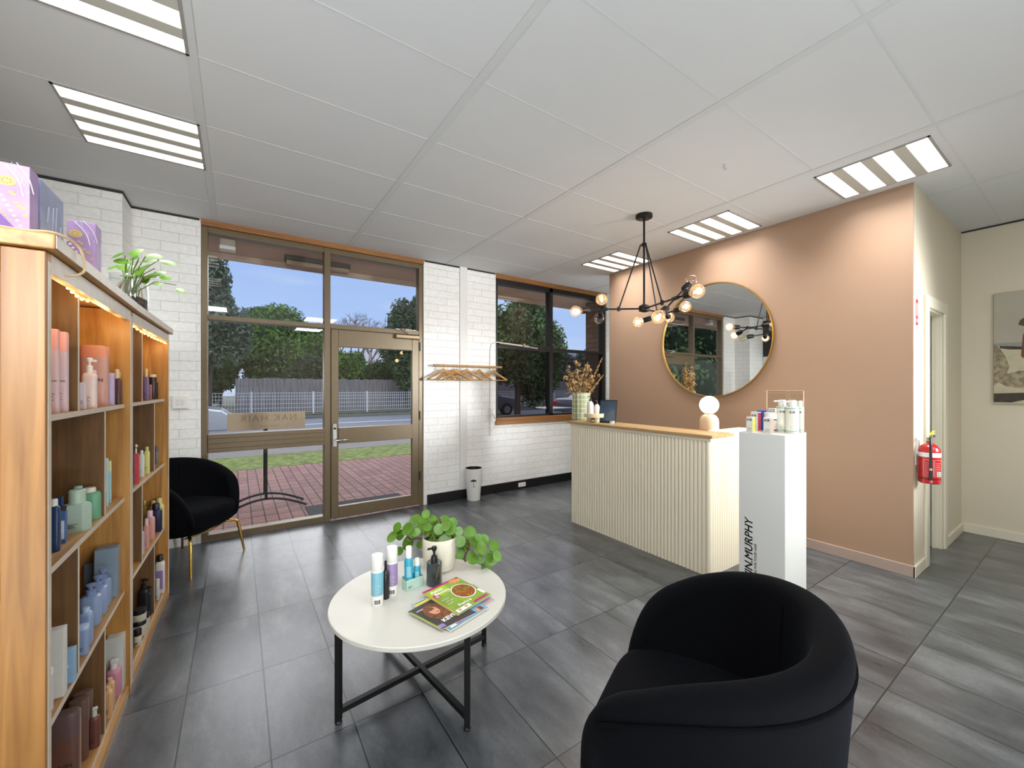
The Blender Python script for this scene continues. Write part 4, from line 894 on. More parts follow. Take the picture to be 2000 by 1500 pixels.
for base, tip, n_ in (((1156, 744), (1176, 699), 26), ((1152, 765), (1178, 733), 18), ((1144, 740), (1148, 708), 14)):
    a = atD(*base, dV+.02)-pV; b = atD(*tip, dV+.03)-pV
    for i in range(n_*3):
        s_ = i/(n_*3); q = a.lerp(b, s_)+Vector((rng.gauss(0, .008), rng.gauss(0, .008), rng.gauss(0, .008)))*(1.2-s_)
        fl.leaf(q, Vector((rng.gauss(0, 1), rng.gauss(0, 1), .3)), (b-a), .03, .009, .1, 6)
    stm.tube([(0, 0, hv*.7), a, b], .0018, 4)
for _ in range(90):
    x = rng.uniform(1108, 1160); y = rng.uniform(735, 770); p = atD(x, y, dV+rng.uniform(-.06, .06))-pV
    stm.tube([(rng.uniform(-.03, .03), rng.uniform(-.03, .03), hv*.8), p], .0012, 3)
    fl.leaf(p, Vector((rng.gauss(0, 1), rng.gauss(0, 1), .3)), Vector((0, 0, 1)), .025, .012, .2, 6)
fl.build('dried_flowers', mat('dried_ochre', (166, 134, 86), .85, noise=.35, nscale=30), t)
stm.build('dried_stems', mat('dried_stem', (140, 104, 58), .85), t)
# tray stand with two pump bottles
pT = atZ(1161, 824, ZC); k = dist(pT)/FP
t = thing('riser_tray', 'round cream riser tray beside the flower vase', 'tray', pT)
MB().lathe([(19*k, 9*k), (19.5*k, 10*k), (19.5*k, 16*k), (18.5*k, 17*k), (18*k, 11.5*k), (.001, 11.5*k)], 36, cap=False).lathe([(.001, 9*k), (19*k, 9*k)], 36, cap=False).build('tray_top', mat('cream_concrete', (220, 208, 176), .6), t)
for a in (110, 250, 0): MB().lathe([(5*k, 0), (5*k, 9*k)], 16, Matrix.Translation((11*k*cos(R(a)), 11*k*sin(R(a)), 0))).build('tray_foot', mat('cream_concrete', (220, 208, 176), .6), t)
zt = pT.z+11.7*k
for px, yt, hp_, wpx, lab in ((1153, 773, 0, 13, 'taller white pump bottle with black top on the riser tray'), (1166, 781, 0, 11, 'shorter white pump bottle with black top on the riser tray')):
    p = atD(px, 800, dist(pT)+(.0)); p.z = zt; kk = dist(p)/FP; hh = zat(yt, dist(p))-zt
    t = thing('pump_bottle', lab, 'bottle', p)
    rr = wpx*kk/2
    MB().lathe([(rr*.95, 0), (rr, .003), (rr, hh*.55), (rr*.7, hh*.68), (rr*.3, hh*.74)], 24).build('bottle_body', mat('soft_white', (232, 222, 214), .4), t)
    MB().lathe([(rr*.36, hh*.72), (rr*.36, hh*.82), (rr*.14, hh*.84), (rr*.14, hh)], 14).bar((0, 0, hh-.004), (-rr*.8, 0, hh-.008), .007, .007).build('pump_head', BLACKP, t)
# monitor / tablet
pM = atZ(1190, 826, ZC); k = dist(pM)/FP
t = thing('tablet_stand', 'dark tablet screen leaning on a stand on the counter', 'tablet', pM, R(0))
Tm = Matrix.Rotation(R(20), 4, 'Y') @ Matrix.Rotation(R(0), 4, 'Z')
A = Matrix.Translation((.0, .03, .004)) @ Matrix.Rotation(R(-64), 4, 'Z') @ Matrix.Rotation(R(-16), 4, 'X')
MB().box(-.085, .085, 0, .012, 0, .225, A).build('tablet_body', BLACKP, t, .003)
MB().box(-.077, .077, -.001, 0, .012, .213, A).build('screen', mat('dark_screen', (40, 62, 84), .1, coat=.6, noise=.2, nscale=8), t)
A2 = Matrix.Translation((0, .03, 0)) @ Matrix.Rotation(R(-64), 4, 'Z')
MB().box(-.07, .07, -.02, .09, 0, .006, A2).bar(A2 @ Vector((0, .08, .006)), A2 @ Vector((0, .035, .12)), .03, .006, (1, 0, 0)).build('stand', BLACKP, t)
pc2 = atZ(1196, 829, ZC); 
t = thing('card_holder', 'white business card holder in front of the tablet', 'card holder', pc2, R(20))
MB().box(-.03, .03, -.012, .012, 0, .03).build('card_stack', WHITE, t, .001)
MB().box(-.034, .034, -.018, -.015, 0, .012).box(-.034, .034, -.018, .016, 0, .001).build('holder', CLEAR, t)
# ================================================================== WHITE PLINTH
L0 = Vector((2.608, 1.309, 0)); F0 = Vector((2.655, 1.067, 0)); th = R(0)
ux = Vector((cos(th), sin(th), 0)); uy = Vector((-sin(th), cos(th), 0)); ZP = 1.096
t = thing('display_plinth', 'tall glossy white display plinth with black lettering on its side', 'plinth', F0, th)
PW, PD = .296, .2655
MB().box(0, PW, 0, PD, 0, ZP).build('plinth_body', mat('gloss_white', (226, 226, 222), .22), t, .003)
KM = 'KEVIN.MURPHY'
lettering(KM, .0665, BLACKP, t, frame((-.0008, PD-.083, .10), (0, 0, 1), (0, 1, 0)), 'lettering', .22, 0, .0004, sx=.98, fat=.0011)
lettering('SKIN.CARE FOR YOUR HAIR', .021, BLACKP, t, frame((-.0008, PD-.108, .145), (0, 0, 1), (0, 1, 0)), 'lettering', .15, 0, .0004)
# products on the plinth
def kbox(lab, px, yb, yt, wpx, side, wface=(232, 230, 222), txt='K18', th_=th, dpx=None):
    p = atZ(px, yb, ZP+.0005); k = dist(p)/FP; w = wpx*k; h = zat(yt, dist(p))-ZP
    t = thing('carton_box', lab, 'box', p, th_)
    dp = (dpx or wpx)*k
    # left face (−x) carries lettering, near face (−y) is coloured
    MB().box(0, w, 0, dp, 0, h).build('carton', bodymat(wface), t, .0008)
    MB().box(.001, w-.0005, -.0006, 0, .001, h-.006).build('coloured_side', bodymat(side), t)
    lettering(txt, .017, BLACKP, t, frame((-.0007, dp*.88, h*.76), (0, -1, 0), (0, 0, 1)), 'lettering', 0, .0006, .0002)
    m = MB()
    for i in range(3): m.box(-.0008, 0, dp*.2, dp*.85, h*(.12+.07*i), h*(.12+.07*i)+.0012)
    m.build('printed_lines', INK, t)
    return t
kbox('small white carton with a yellow side at the left of the plinth', 1470, 844, 815, 9, (232, 206, 40), dpx=12)
kbox('white carton with a crimson side behind the yellow one', 1480, 841, 805, 13, (206, 60, 84), dpx=13)
kbox('white carton with a coral side at the front of the plinth', 1506, 847, 816, 11, (240, 132, 112), dpx=14)
kbox('white carton with a blue lid at the back left', 1488, 840, 802, 18, (44, 78, 176), (50, 86, 190), dpx=9)
kbox('tall white carton behind the white jar', 1514, 840, 798, 14, (226, 224, 226), dpx=13)
p = atZ(1506, 842, ZP); k = dist(p)/FP
t = thing('product_jar', 'white jar with blue rimmed base behind the coral carton', 'jar', p)
MB().lathe([(9*k, 0), (10*k, .002), (10*k, 24*k)], 28).build('jar_body', bodymat((220, 216, 208)), t); MB().lathe([(11.5*k, 24*k), (11.5*k, 35*k), (10.5*k, 36.5*k)], 28).build('lid', WHITEP, t)
MB().lathe([(10.3*k, 2*k), (10.3*k, 4*k)], 28).lathe([(10.3*k, 22*k), (10.3*k, 24*k)], 28).build('blue_ring', bodymat((40, 60, 120)), t)
for i, (px, yb, yt, wpx, lab) in enumerate(((1527.5, 845, 781, 19, 'left white pump bottle with teal rings on the plinth'), (1547, 847, 782, 22, 'middle white pump bottle with teal rings on the plinth'), (1560, 844.5, 783, 17, 'right white pump bottle with teal rings, partly behind'))):
    p = atZ(px, yb-2, ZP+.0005); k = dist(p)/FP; r = wpx*k/2; h = zat(yt, dist(p))-ZP; hb = h*.80
    t = thing('pump_bottle', lab, 'bottle', p, 0, 'white pump bottles on the plinth')
    MB().lathe([(r*.96, 0), (r, .003), (r, hb-.004), (r*.9, hb)], 32).build('bottle_body', bodymat((226, 224, 212)), t)
    MB().lathe([(r*1.005, .01), (r*1.005, .0135)], 32).lathe([(r*1.005, hb-.012), (r*1.005, hb-.0085)], 32).build('teal_ring', bodymat((60, 160, 134)), t)
    o = MB().lathe([(r*.72, hb), (r*.7, h*.96), (r*.6, h)], 24).build('collar', WHITEP, t)
    MB().bar((0, 0, h-.006), Vector((-RT[0], -RT[1], 0))*r*1.7+Vector((0, 0, h-.009)), .012, .008).build('pump_nozzle', WHITEP, o)
    vd = Vector((-p.x, -p.y, 0)).normalized(); rd = Vector((-vd.y, vd.x, 0))
    lettering('K18', .016, BLACKP, t, frame(vd*(r+.0004)-rd*.012+Vector((0, 0, hb*.76)), rd, (0, 0, 1)), 'lettering', 0, .0006, .0002)
    m = MB(); o2 = vd*(r+.0003)-rd*.011
    for j in range(4): m.bar(o2+Vector((0, 0, .024+j*.006)), o2+rd*(.016 if j % 2 else .011)+Vector((0, 0, .024+j*.006)), .0008, .0012)
    m.build('printed_lines', bodymat((110, 180, 160)), t)
t = thing('acrylic_stand', 'clear acrylic sign holder behind the bottles on the plinth', 'sign holder', F0+ux*(PW-.006)+uy*.012+Vector((0, 0, ZP)), th)
hA = .262
MB().box(-.003, 0, 0, .215, 0, hA).box(-.03, 0, .0, .215, 0, .002).build('acrylic_sheet', CLEAR, t)
MB().box(-.0035, .0005, 0, .215, hA-.0018, hA).box(-.0035, .0005, 0, .0018, 0, hA).box(-.0035, .0005, .2132, .215, 0, hA).build('polished_edge', mat('painted_edge_glow', (236, 214, 186), .2), t)  # opaque cream imitates light caught in the edges of the clear sheet

# ================================================================== MIRROR
cz = (2.438+1.291)/2; cy = 2.30; rr = .577
t = thing('wall_mirror', 'large round mirror with thin brass frame on the terracotta wall', 'mirror', (XP-.002, cy, cz))
Tm = Matrix.Rotation(R(-90), 4, 'Y')
MB().lathe([(.001, .0), (rr, .0), (rr, .012), (.001, .012)], 96, Tm, cap=False).build('mirror_glass', mat('mirror_silver', (236, 238, 236), 0., 1.), t)
MB().lathe([(rr-.001, 0), (rr+.009, 0), (rr+.009, .028), (rr-.001, .028), (rr-.001, .0)], 96, Tm, cap=False).build('mirror_frame', mat('brass', (206, 168, 96), .3, .9), t)

# ================================================================== CHANDELIER
hub = atD(1258, 603, 3.496)
t = thing('chandelier', 'black branching chandelier with round bulbs above the counter', 'chandelier', (hub.x, hub.y, H))
o0 = Vector((hub.x, hub.y, H)); hz = hub.z-H
MB().lathe([(.07, 0), (.07, -.025), (.066, -.028), (.001, -.028)], 36, cap=False).build('ceiling_rose', BLACK, t)
ringz = zat(478, 3.496)-H
MB().tube([(0, 0, -.025), (0, 0, hz)], .009, 12).build('stem', BLACK, t)
MB().lathe([(.02, hz-.03), (.045, hz-.022), (.045, hz+.022), (.03, hz+.034), (.012, hz+.036)], 24).lathe([(.022, ringz-.012), (.022, ringz+.012)], 16).build('hub', BLACK, t)
GB = glassmat('bulb_glass', (1, .96, .88), .8, 0., .08); GBL = glassmat('bulb_glass_lit', (1, .93, .8), .8, 0., .10)
nt_ = GBL.node_tree; em_ = N(nt_, 'ShaderNodeEmission'); em_.inputs[0].default_value = (1, .62, .3, 1); em_.inputs[1].default_value = .28
ad_ = N(nt_, 'ShaderNodeAddShader'); out_ = [n for n in nt_.nodes if n.type == 'OUTPUT_MATERIAL'][0]; src_ = out_.inputs[0].links[0].from_socket
nt_.links.new(src_, ad_.inputs[0]); nt_.links.new(em_.outputs[0], ad_.inputs[1]); nt_.links.new(ad_.outputs[0], out_.inputs[0]); FIL = mat('filament', (255, 200, 120), emit=(255, 190, 110), es=26)
FILOFF = mat('filament_off', (150, 130, 100), .4, .6)
def bulb(pend, socket_from, lit=True, par=None):
    pend = Vector(pend); dr_ = (pend-Vector(socket_from)).normalized()
    M_ = dr_.to_track_quat('Z', 'Y').to_matrix().to_4x4(); M_.translation = pend
    so = MB().lathe([(.010, -.135), (.024, -.12), (.026, -.10), (.026, -.055)], 20, M_).build('socket', BLACK, par)
    MB().lathe([(.016, -.056), (.018, -.048), (.034, -.034), (.0455, -.012), (.0475, 0), (.0455, .014), (.035, .032), (.02, .043), (.001, .0475)], 24, M_, cap=False).build('bulb', GBL if lit else GB, so)
    m = MB()
    for a in range(4):
        c, s = .009*cos(a*pi/2), .009*sin(a*pi/2); m.tube([M_ @ Vector((c*.6, s*.6, -.032)), M_ @ Vector((c, s, 0)), M_ @ Vector((c*.7, s*.7, .022))], .0034 if lit else .0006, 6)
    m.build('filament', FIL if lit else FILOFF, so)
    if lit: light('bulb_glow', 'POINT', pend, 1.15, (1, .72, .42), .03, parent=par)
arms = [dict(end=(1124, 608, 3.42), joint=(1178, 604, 3.47), cross=[(1175, 585, 3.3), (1170, 622, 3.72)], mid=(1207, 605, 3.48)),
        dict(end=(1362.5, 569, 2.73), joint=(1319, 582.5, 2.93), cross=[(1351, 550, 3.05), (1286, 619, 2.80)], mid=(1292, 591, 3.2)),
        dict(end=(1307.5, 620, 3.95), joint=(1298, 613, 3.74), cross=[(1339, 599, 3.50), (1246, 629, 3.86)], mid=(1279, 606, 3.62))]
for A in arms:
    E_ = atD(*A['end'])-o0; J = atD(*A['joint'])-o0; h0 = Vector((0, 0, hz))
    ar = MB().tube([h0, J, J+(E_-J).normalized()*max(.03, (E_-J).length-.12)], .0075, 10).build('arm', BLACK, t)
    dj = (J-h0).normalized(); MB().tube([J-dj*.035, J+dj*.035], .015, 12).build('joint', BLACK, ar)
    bulb(E_, J, True, ar)
    for i, c in enumerate(A['cross']):
        c = atD(*c)-o0; dd = (c-J)
        MB().tube([J, J+dd.normalized()*max(.02, dd.length-.12)], .007, 10).build('branch', BLACK, ar)
        bulb(c, J, not (A is arms[0] and i == 1) and not (A is arms[1] and i == 0), ar)
    M0 = h0.lerp(J, .62)
    MB().tube([Vector((0, 0, ringz))+Vector((J.x, J.y, 0)).normalized()*.03, M0], .006, 8).lathe([(.014, -.018), (.014, .018)], 12, Matrix.Translation(M0)).build('support_rod', BLACK, t)

# ================================================================== COAT RAIL + HANGERS
bz = 1.635; x0, x1, yb = 1.885, 2.83, YW-.085
t = thing('coat_rail', 'wooden coat rail on the white brick wall', 'coat rail', ((x0+x1)/2, YW, bz))
hw = (x1-x0)/2
MB().tube([(-hw, -.085, 0), (hw, -.085, 0)], .0135, 14).build('rail', woodmat('rail_wood', (150, 108, 60), (190, 148, 92), 'x'), t)
for sx in (-1, 1): MB().tube([(sx*(hw-.05), -.085, 0), (sx*(hw-.05), -.04, -.01), (sx*(hw-.05), -.004, -.05), (sx*(hw-.05), -.004, -.12)], .004, 8).build('bracket', CHROME, t)
HW = woodmat('hanger_wood', (158, 112, 60), (200, 156, 98), 'x')
hx = [(866, 2), (886, -14), (893, 13), (911, -6), (936, 9), (964, -3)]
first = None
labs = ['leftmost wooden hanger on the coat rail', 'second wooden hanger from the left, turned behind the third', 'third wooden hanger from the left, overlapping the second', 'fourth wooden hanger from the left on the rail', 'fifth wooden hanger from the left on the rail', 'rightmost wooden hanger, reaching over the window edge']
for (px, ang), lab in zip(hx, labs):
    X_ = atY(px, 715, yb).x
    if first is None:
        t = thing('coat_hanger', lab, 'hanger', (X_, yb, bz), R(ang), 'wooden hangers on the coat rail'); first = t
        m = MB(); hk = [(0, 0, -.062), (0, 0, -.03), (.014, 0, -.012), (.018, 0, .004), (.010, 0, .017), (-.004, 0, .018), (-.013, 0, .008)]
        m.tube(hk, .0018, 6).build('hook', CHROME, t)
        m = MB(); vs = []; pr_ = [(0, -.055, .026), (.03, -.07, .026), (.08, -.10, .02), (.15, -.135, .015), (.205, -.165, .014)]
        for s_ in (-1, 1): m.tube([(s_*x, 0, z) for x, z, _ in pr_], .01, 8, rs=[a*.8 for _, _, a in pr_])
        m.build('shoulders', HW, t)
        MB().tube([(-.205, 0, -.168), (.205, 0, -.168)], .006, 8).build('trouser_bar', HW, t)
    else:
        t = tree_copy(first); t.location = (X_, yb+.012*((labs.index(lab) % 3)-1), bz); t.rotation_euler = (0, 0, R(ang)); t['label'] = lab
# ================================================================== conduit & winder by the window
t = thing('window_winder', 'white window winder cable running down the brick to a handle', 'winder', (2.70, YW, .75))
MB().tube([(0, -.01, 0), (0, -.01, 1.10), (.01, -.012, 1.17), (.05, -.014, 1.21), (.11, -.02, 1.215), (.60, -.035, 1.185)], .0065, 8).build('cable_tube', WHITEP, t)
MB().box(-.014, .014, -.04, 0, .26, .36).build('winder_box', WHITEP, t, .004)
MB().tube([(0, -.03, .31), (.03, -.05, .26), (.045, -.05, .22)], .004, 6).build('crank', CHROME, t)
MB().tube([(.13, -.03, 1.20), (.75, -.04, 1.165)], .009, 8).box(.50, .53, -.055, -.02, 1.17, 1.215).build('chain_bar', mat('satin_brass', (176, 166, 140), .3, .8), t)
# umbrella bin
pb = atZ(925, 975.5, 0); kb = dist(pb)/FP
t = thing('umbrella_bin', 'tall white tapered bin with a black umbrella symbol', 'bin', pb)
hb = zat(914, dist(pb))
MB().lathe([(.001, 0), (12.3*kb, 0), (12.8*kb, .01), (16.6*kb, hb), (16.1*kb, hb+.002)], 36, cap=False).build('bin_body', WHITEP, t)
MB().lathe([(16.1*kb, hb+.002), (15.4*kb, hb-.04), (11.6*kb, .03), (.001, .03)], 36, cap=False).build('inner_liner', BLACKP, t)
vd = Vector((-pb.x, -pb.y, 0)).normalized(); rd = Vector((-vd.y, vd.x, 0)); zz = hb*.62; rr0 = (12.8+3.8*.62)*kb+.002
def onb(a, z): q = rr0+(z-zz)/hb*3.8*kb; an = a/q; return (vd*cos(an)+rd*sin(an))*q+Vector((0, 0, z))
m = MB()
can = [onb(.037*cos(pi*k/12), zz+.024*sin(pi*k/12)) for k in range(13)]+[onb(-.037+.0185*k+.009, zz-.004 if False else zz+.003) for k in range(4)]
cz0 = [onb(.037*cos(pi*k/12), zz) for k in range(13)]
m.add(can[:13]+cz0, [(k, k+1, 14+k, 13+k) for k in range(12)])
m.tube([onb(0, zz+.034), onb(0, zz-.055), onb(.003, zz-.066), onb(.010, zz-.070), onb(.017, zz-.064), onb(.018, zz-.056)], .0022, 6)
m.build('umbrella_symbol', BLACKP, t)
# power board on the skirting
pw = atY(1019, 948, YW-.018)
t = thing('power_outlet', 'small white double power outlet on the black skirting', 'outlet', (pw.x, YW-.018, .03))
MB().box(-.06, .06, -.012, 0, 0, .055).build('plate', WHITEP, t, .003)
for s_ in (-1, 1): MB().box(s_*.03-.006, s_*.03+.006, -.0135, -.011, .018, .034).build('socket', mat('socket_grey', (120, 118, 110), .5), t)

# ================================================================== FIRE EXTINGUISHER + SIGN + ART
ex = Vector((4.13, .731, .69))
t = thing('fire_extinguisher', 'red fire extinguisher hanging on the cream wall corner', 'fire extinguisher', ex); t.scale = (.74, .74, 1)
RED = mat('extinguisher_red', (178, 12, 26), .25, coat=.4)
MB().lathe([(.001, 0), (.072, 0), (.08, .008), (.08, .225), (.074, .25), (.055, .27), (.03, .283), (.022, .285), (.022, .30)], 36, cap=False).build('cylinder', RED, t)
MB().lathe([(.0806, .19), (.0806, .222)], 36, cap=False).build('white_band', WHITEP, t)
MB().lathe([(.0806, .033), (.0806, .038)], 36, cap=False).build('black_strap', BLACKP, t)
m = MB()
def onc(a, z, r=.0808): a = R(a); return Vector((r*cos(a), r*sin(a), z))
def pat(m, a0, a1, z0, z1, r=.0808):
    n = max(1, int(abs(a1-a0)/6))
    for i in range(n):
        b0 = a0+(a1-a0)*i/n; b1 = a0+(a1-a0)*(i+1)/n; m.add([onc(b0, z0, r), onc(b1, z0, r), onc(b1, z1, r), onc(b0, z1, r)], [(0, 1, 2, 3)])
AC = math.degrees(math.atan2(-ex.y, -ex.x)); 
for a0, a1 in ((AC-30, AC+20), (AC+26, AC+74)):
    for zz in (.055, .17): pat(m, a0, a1, zz, zz+.0016)
    for a in (a0, a1): pat(m, a-.7, a+.7, .055, .17)
    for k in range(7): pat(m, a0+5, a1-5-(k % 3)*6, .07+k*.013, .0715+k*.013)
m.build('instruction_print', mat('print_pale', (222, 190, 188), .5), t)
m = MB(); pat(m, AC+40, AC+70, .056, .088, .0812); m.build('white_patch', WHITEP, t); m = MB(); pat(m, AC+44, AC+64, .06, .084, .0815); m.build('green_patch', mat('sign_green', (20, 120, 80), .4), t); m = MB(); pat(m, AC+50, AC+57, .066, .079, .0818); m.build('white_mark', WHITEP, t)
o = MB().lathe([(.024, .30), (.02, .325), (.014, .33)], 16).box(-.05, .045, -.012, .012, .318, .33).build('valve', CHROME, t, .002)
MB().bar((-.03, -.01, .345), (.06, -.02, .372), .018, .005).build('squeeze_handle', mat('safety_yellow', (232, 214, 30), .4), o)
MB().lathe([(.014, 0), (.014, .012)], 14, Matrix.Translation((-.01, -.03, .345)) @ Matrix.Rotation(R(90), 4, 'X')).build('gauge', CHROME, o)
va = Vector((cos(R(AC+6)), sin(R(AC+6)), 0))
MB().tube([Vector((0, 0, .315)), va*.06+Vector((0, 0, .325)), va*.092+Vector((0, 0, .27)), va*.094+Vector((0, 0, .15)), va*.09+Vector((0, 0, .03))], .0105, 12, rs=[.009, .010, .0105, .010, .014]).build('hose', BLACKP, t)
MB().tube([va*.094+Vector((0, 0, .10)), va*.094+Vector((0, 0, .115))], .013, 12).build('hose_clip', CHROME, t)
MB().box(-.02, .02, .07, .094, .20, .30).box(-.03, .03, .088, .094, .12, .33).build('wall_bracket', WHITEP, t)
# sign
sx_, sz = 4.135, 1.83
t = thing('fire_sign', 'narrow red and white fire sign above the extinguisher', 'sign', (sx_, .80, sz))
MB().box(-.035, .035, -.003, 0, 0, .20).build('sign_plate', WHITE, t)
MB().box(-.031, .031, -.0036, -.003, .05, .196).box(-.031, .031, -.0036, -.003, .004, .03).build('red_field', mat('sign_red', (176, 40, 40), .4), t)
MB().box(-.012, .012, -.0042, -.0036, .075, .165).build('white_symbol', WHITE, t)
lettering('FIRE', .02, mat('sign_red', (176, 40, 40), .4), t, frame((-.026, -.0034, .033), (1, 0, 0), (0, 0, 1)), 'lettering')
# art canvas (a plain beach view)
yA0, yA1, zA0, zA1 = -.75, .596, 1.232, 2.228
t = thing('wall_canvas', 'muted beach and rocks canvas on the cream right wall', 'artwork', (XR, .596, zA0))
hA = zA1-zA0; wA = yA1-yA0
MB().box(-.03, 0, -wA, 0, 0, hA).build('canvas', mat('canvas_sky', (178, 172, 156), .8, noise=.06, nscale=2), t)
def ap(nm, m, pts, e=.0005): MB().add([(-.03-e, -u, v) for u, v in pts], [tuple(range(len(pts)))]).build(nm, m, t)
SAND = mat('print_sand', (196, 186, 160), .8, noise=.12, nscale=12); ROCK = mat('print_rock', (150, 138, 112), .8, noise=.55, nscale=26, stretch=(1, 1, 1)); DK = mat('print_dark', (70, 64, 56), .8, noise=.35, nscale=20)
ap('printed_sea', mat('print_sea', (150, 150, 146), .8), [(0, .50), (1.34, .50), (1.34, .545), (0, .545)])
ap('printed_sand', SAND, [(0, 0), (1.34, 0), (1.34, .51), (.3, .50), (.12, .50), (0, .52)], .0008)
ap('printed_rock', ROCK, [(0, .16), (.07, .24), (.09, .33), (.07, .42), (.035, .50), (0, .54)], .0011)
ap('printed_rock', DK, [(.035, .50), (.09, .485), (.2, .475), (.26, .485), (.2, .50), (.08, .515), (.035, .52)], .0012)
ap('printed_rock', ROCK, [(.0, .21), (.06, .26), (.14, .29), (.3, .30), (.5, .25), (.42, .16), (.2, .13), (.08, .15)], .0014)
ap('printed_shadow', DK, [(0, 0.01), (.1, 0.01), (.22, .05), (.4, .09), (.4, .11), (.2, .10), (0, .09)], .0016)
ap('printed_figure', mat('print_brown', (112, 78, 62), .8), [(.155, .42), (.19, .38), (.26, .4), (.3, .6), (.27, .78), (.2, .74), (.165, .6)], .0018)
ap('printed_hair', mat('print_hair', (84, 74, 62), .8), [(.14, .70), (.18, .68), (.24, .74), (.28, .82), (.2, .78), (.15, .74)], .002)

# ================================================================== OUTSIDE THINGS
# sensor box and batten light under the eave
t = thing('security_sensor', 'white security sensor box outside at the top of the window', 'sensor', (-.08, YF+.12, 2.68))
MB().box(-.06, .06, 0, .1, 0, .12).build('housing', mat('sensor_grey', (160, 152, 140), .5), t, .006); MB().box(-.062, .062, -.002, .1, -.005, .03).build('lens', mat('sensor_white', (214, 214, 210), .4), t, .004)
sl = atZ(565, 508, 2.70); sr = atZ(685, 521, 2.70)
t = thing('batten_light', 'brown batten light under the outside eave', 'light fitting', (.75, 5.0, 2.72))
MB().box(-.33, .33, -.07, .07, .03, .08).build('housing', mat('batten_brown', (60, 52, 44), .6), t, .004); MB().box(-.32, .32, -.06, .06, -.02, .03).build('diffuser', mat('batten_tan', (140, 120, 98), .5), t, .01)
# sign stand
t = thing('sign_stand', 'tan shop sign on a black stand outside the glass', 'sign', (.27, 5.6, -.05))
for yy in (-.14, .14):
    MB().tube([(-.42+.84*k/16, yy, .012+.13*sin(pi*k/16)) for k in range(17)], .014, 8).build('curved_foot', BLACK, t)
    MB().box(-.014, .014, yy-.014, yy+.014, .14, .95).build('post', BLACK, t)
MB().box(-.37, .42, -.02, .02, .93, 1.13).build('sign_panel', mat('tan_panel', (186, 166, 138), .5), t, .004)
lettering('NAK HAIR', .105, mat('sign_taupe', (150, 126, 100), .5), t, frame((.33, -.0205, 1.03), (-1, 0, 0), (0, 0, 1)) , 'lettering', space=1.25, ext=.001)
lettering('HAIR CARE', .03, mat('sign_taupe', (150, 126, 100), .5), t, frame((.14, -.0205, .96), (-1, 0, 0), (0, 0, 1)), 'lettering', space=1.4, ext=.001)
# mat
t = thing('door_mat', 'dark grey welcome mat outside the glass door', 'mat', (1.22, 5.12, -.05))
MB().box(-.56, .56, -.24, .24, 0, .012).build('mat_body', mat('mat_grey', (62, 60, 60), .95, noise=.2, nscale=80), t, .003)
lettering('WELCOME', .13, mat('mat_print', (170, 166, 160), .9), t, frame((.40, .02, .0125), (-1, 0, 0), (0, -1, 0)), 'lettering')
# timber fence
t = thing('timber_fence', 'weathered grey timber paling fence across the road', 'fence', (0, 24, .1))
rng = random.Random(2); m = MB(); x = -.1
while x < 26:
    w_ = rng.uniform(.11, .14); m.box(x, x+w_*.96, rng.uniform(-.012, .012), .02+rng.uniform(0, .01), 0, 1.72+rng.uniform(-.03, .03)); x += w_
m.build('palings', mat('grey_timber', (128, 122, 122), .9, noise=.35, nscale=1.5, stretch=(8, 8, .5)), t)
MB().box(-.1, 26, .02, .08, .3, .4).box(-.1, 26, .02, .08, 1.3, 1.4).build('fence_rail', mat('grey_timber2', (86, 80, 78), .9), t)
# mesh fence
t = thing('mesh_fence', 'white wire mesh fence in front of the paling fence', 'fence', (0, 21.4, .06))
m = MB(); FWm = mat('white_wire', (222, 224, 226), .5); x = -12.
while x < 26: m.box(x-.006, x+.006, -.006, .006, .15, 1.05); x += .11
for z_ in (.16, .36, .56, .76, .9, 1.05): m.box(-12, 26, -.007, .007, z_-.008, z_+.008)
m.build('wire_mesh', FWm, t)
for k in range(16): MB().box(-12+k*2.5-.03, -12+k*2.5+.03, -.03, .03, 0, 1.12).build('fence_post', FWm, t)
# house
t = thing('house', 'pale distant house with a grey roof behind the trees', 'house', (14, 46, .1), R(-25))
MB().box(-5, 5, -3, 3, 0, 3.6).build('house_wall', mat('house_wall', (206, 214, 222), .8), t)
MB().add([(-5.6, -3.6, 3.5), (5.6, -3.6, 3.5), (5.6, 3.6, 3.5), (-5.6, 3.6, 3.5), (-2.5, 0, 5.4), (2.5, 0, 5.4)], [(0, 1, 5, 4), (1, 2, 5), (2, 3, 4, 5), (3, 0, 4), (3, 2, 1, 0)]).build('roof', mat('house_roof', (168, 166, 170), .8), t)
MB().box(-3.5, -2, -3.02, -3, 1.2, 2.6).box(1, 2.6, -3.02, -3, 1.2, 2.6).build('window', mat('house_glass', (110, 140, 160), .2), t)
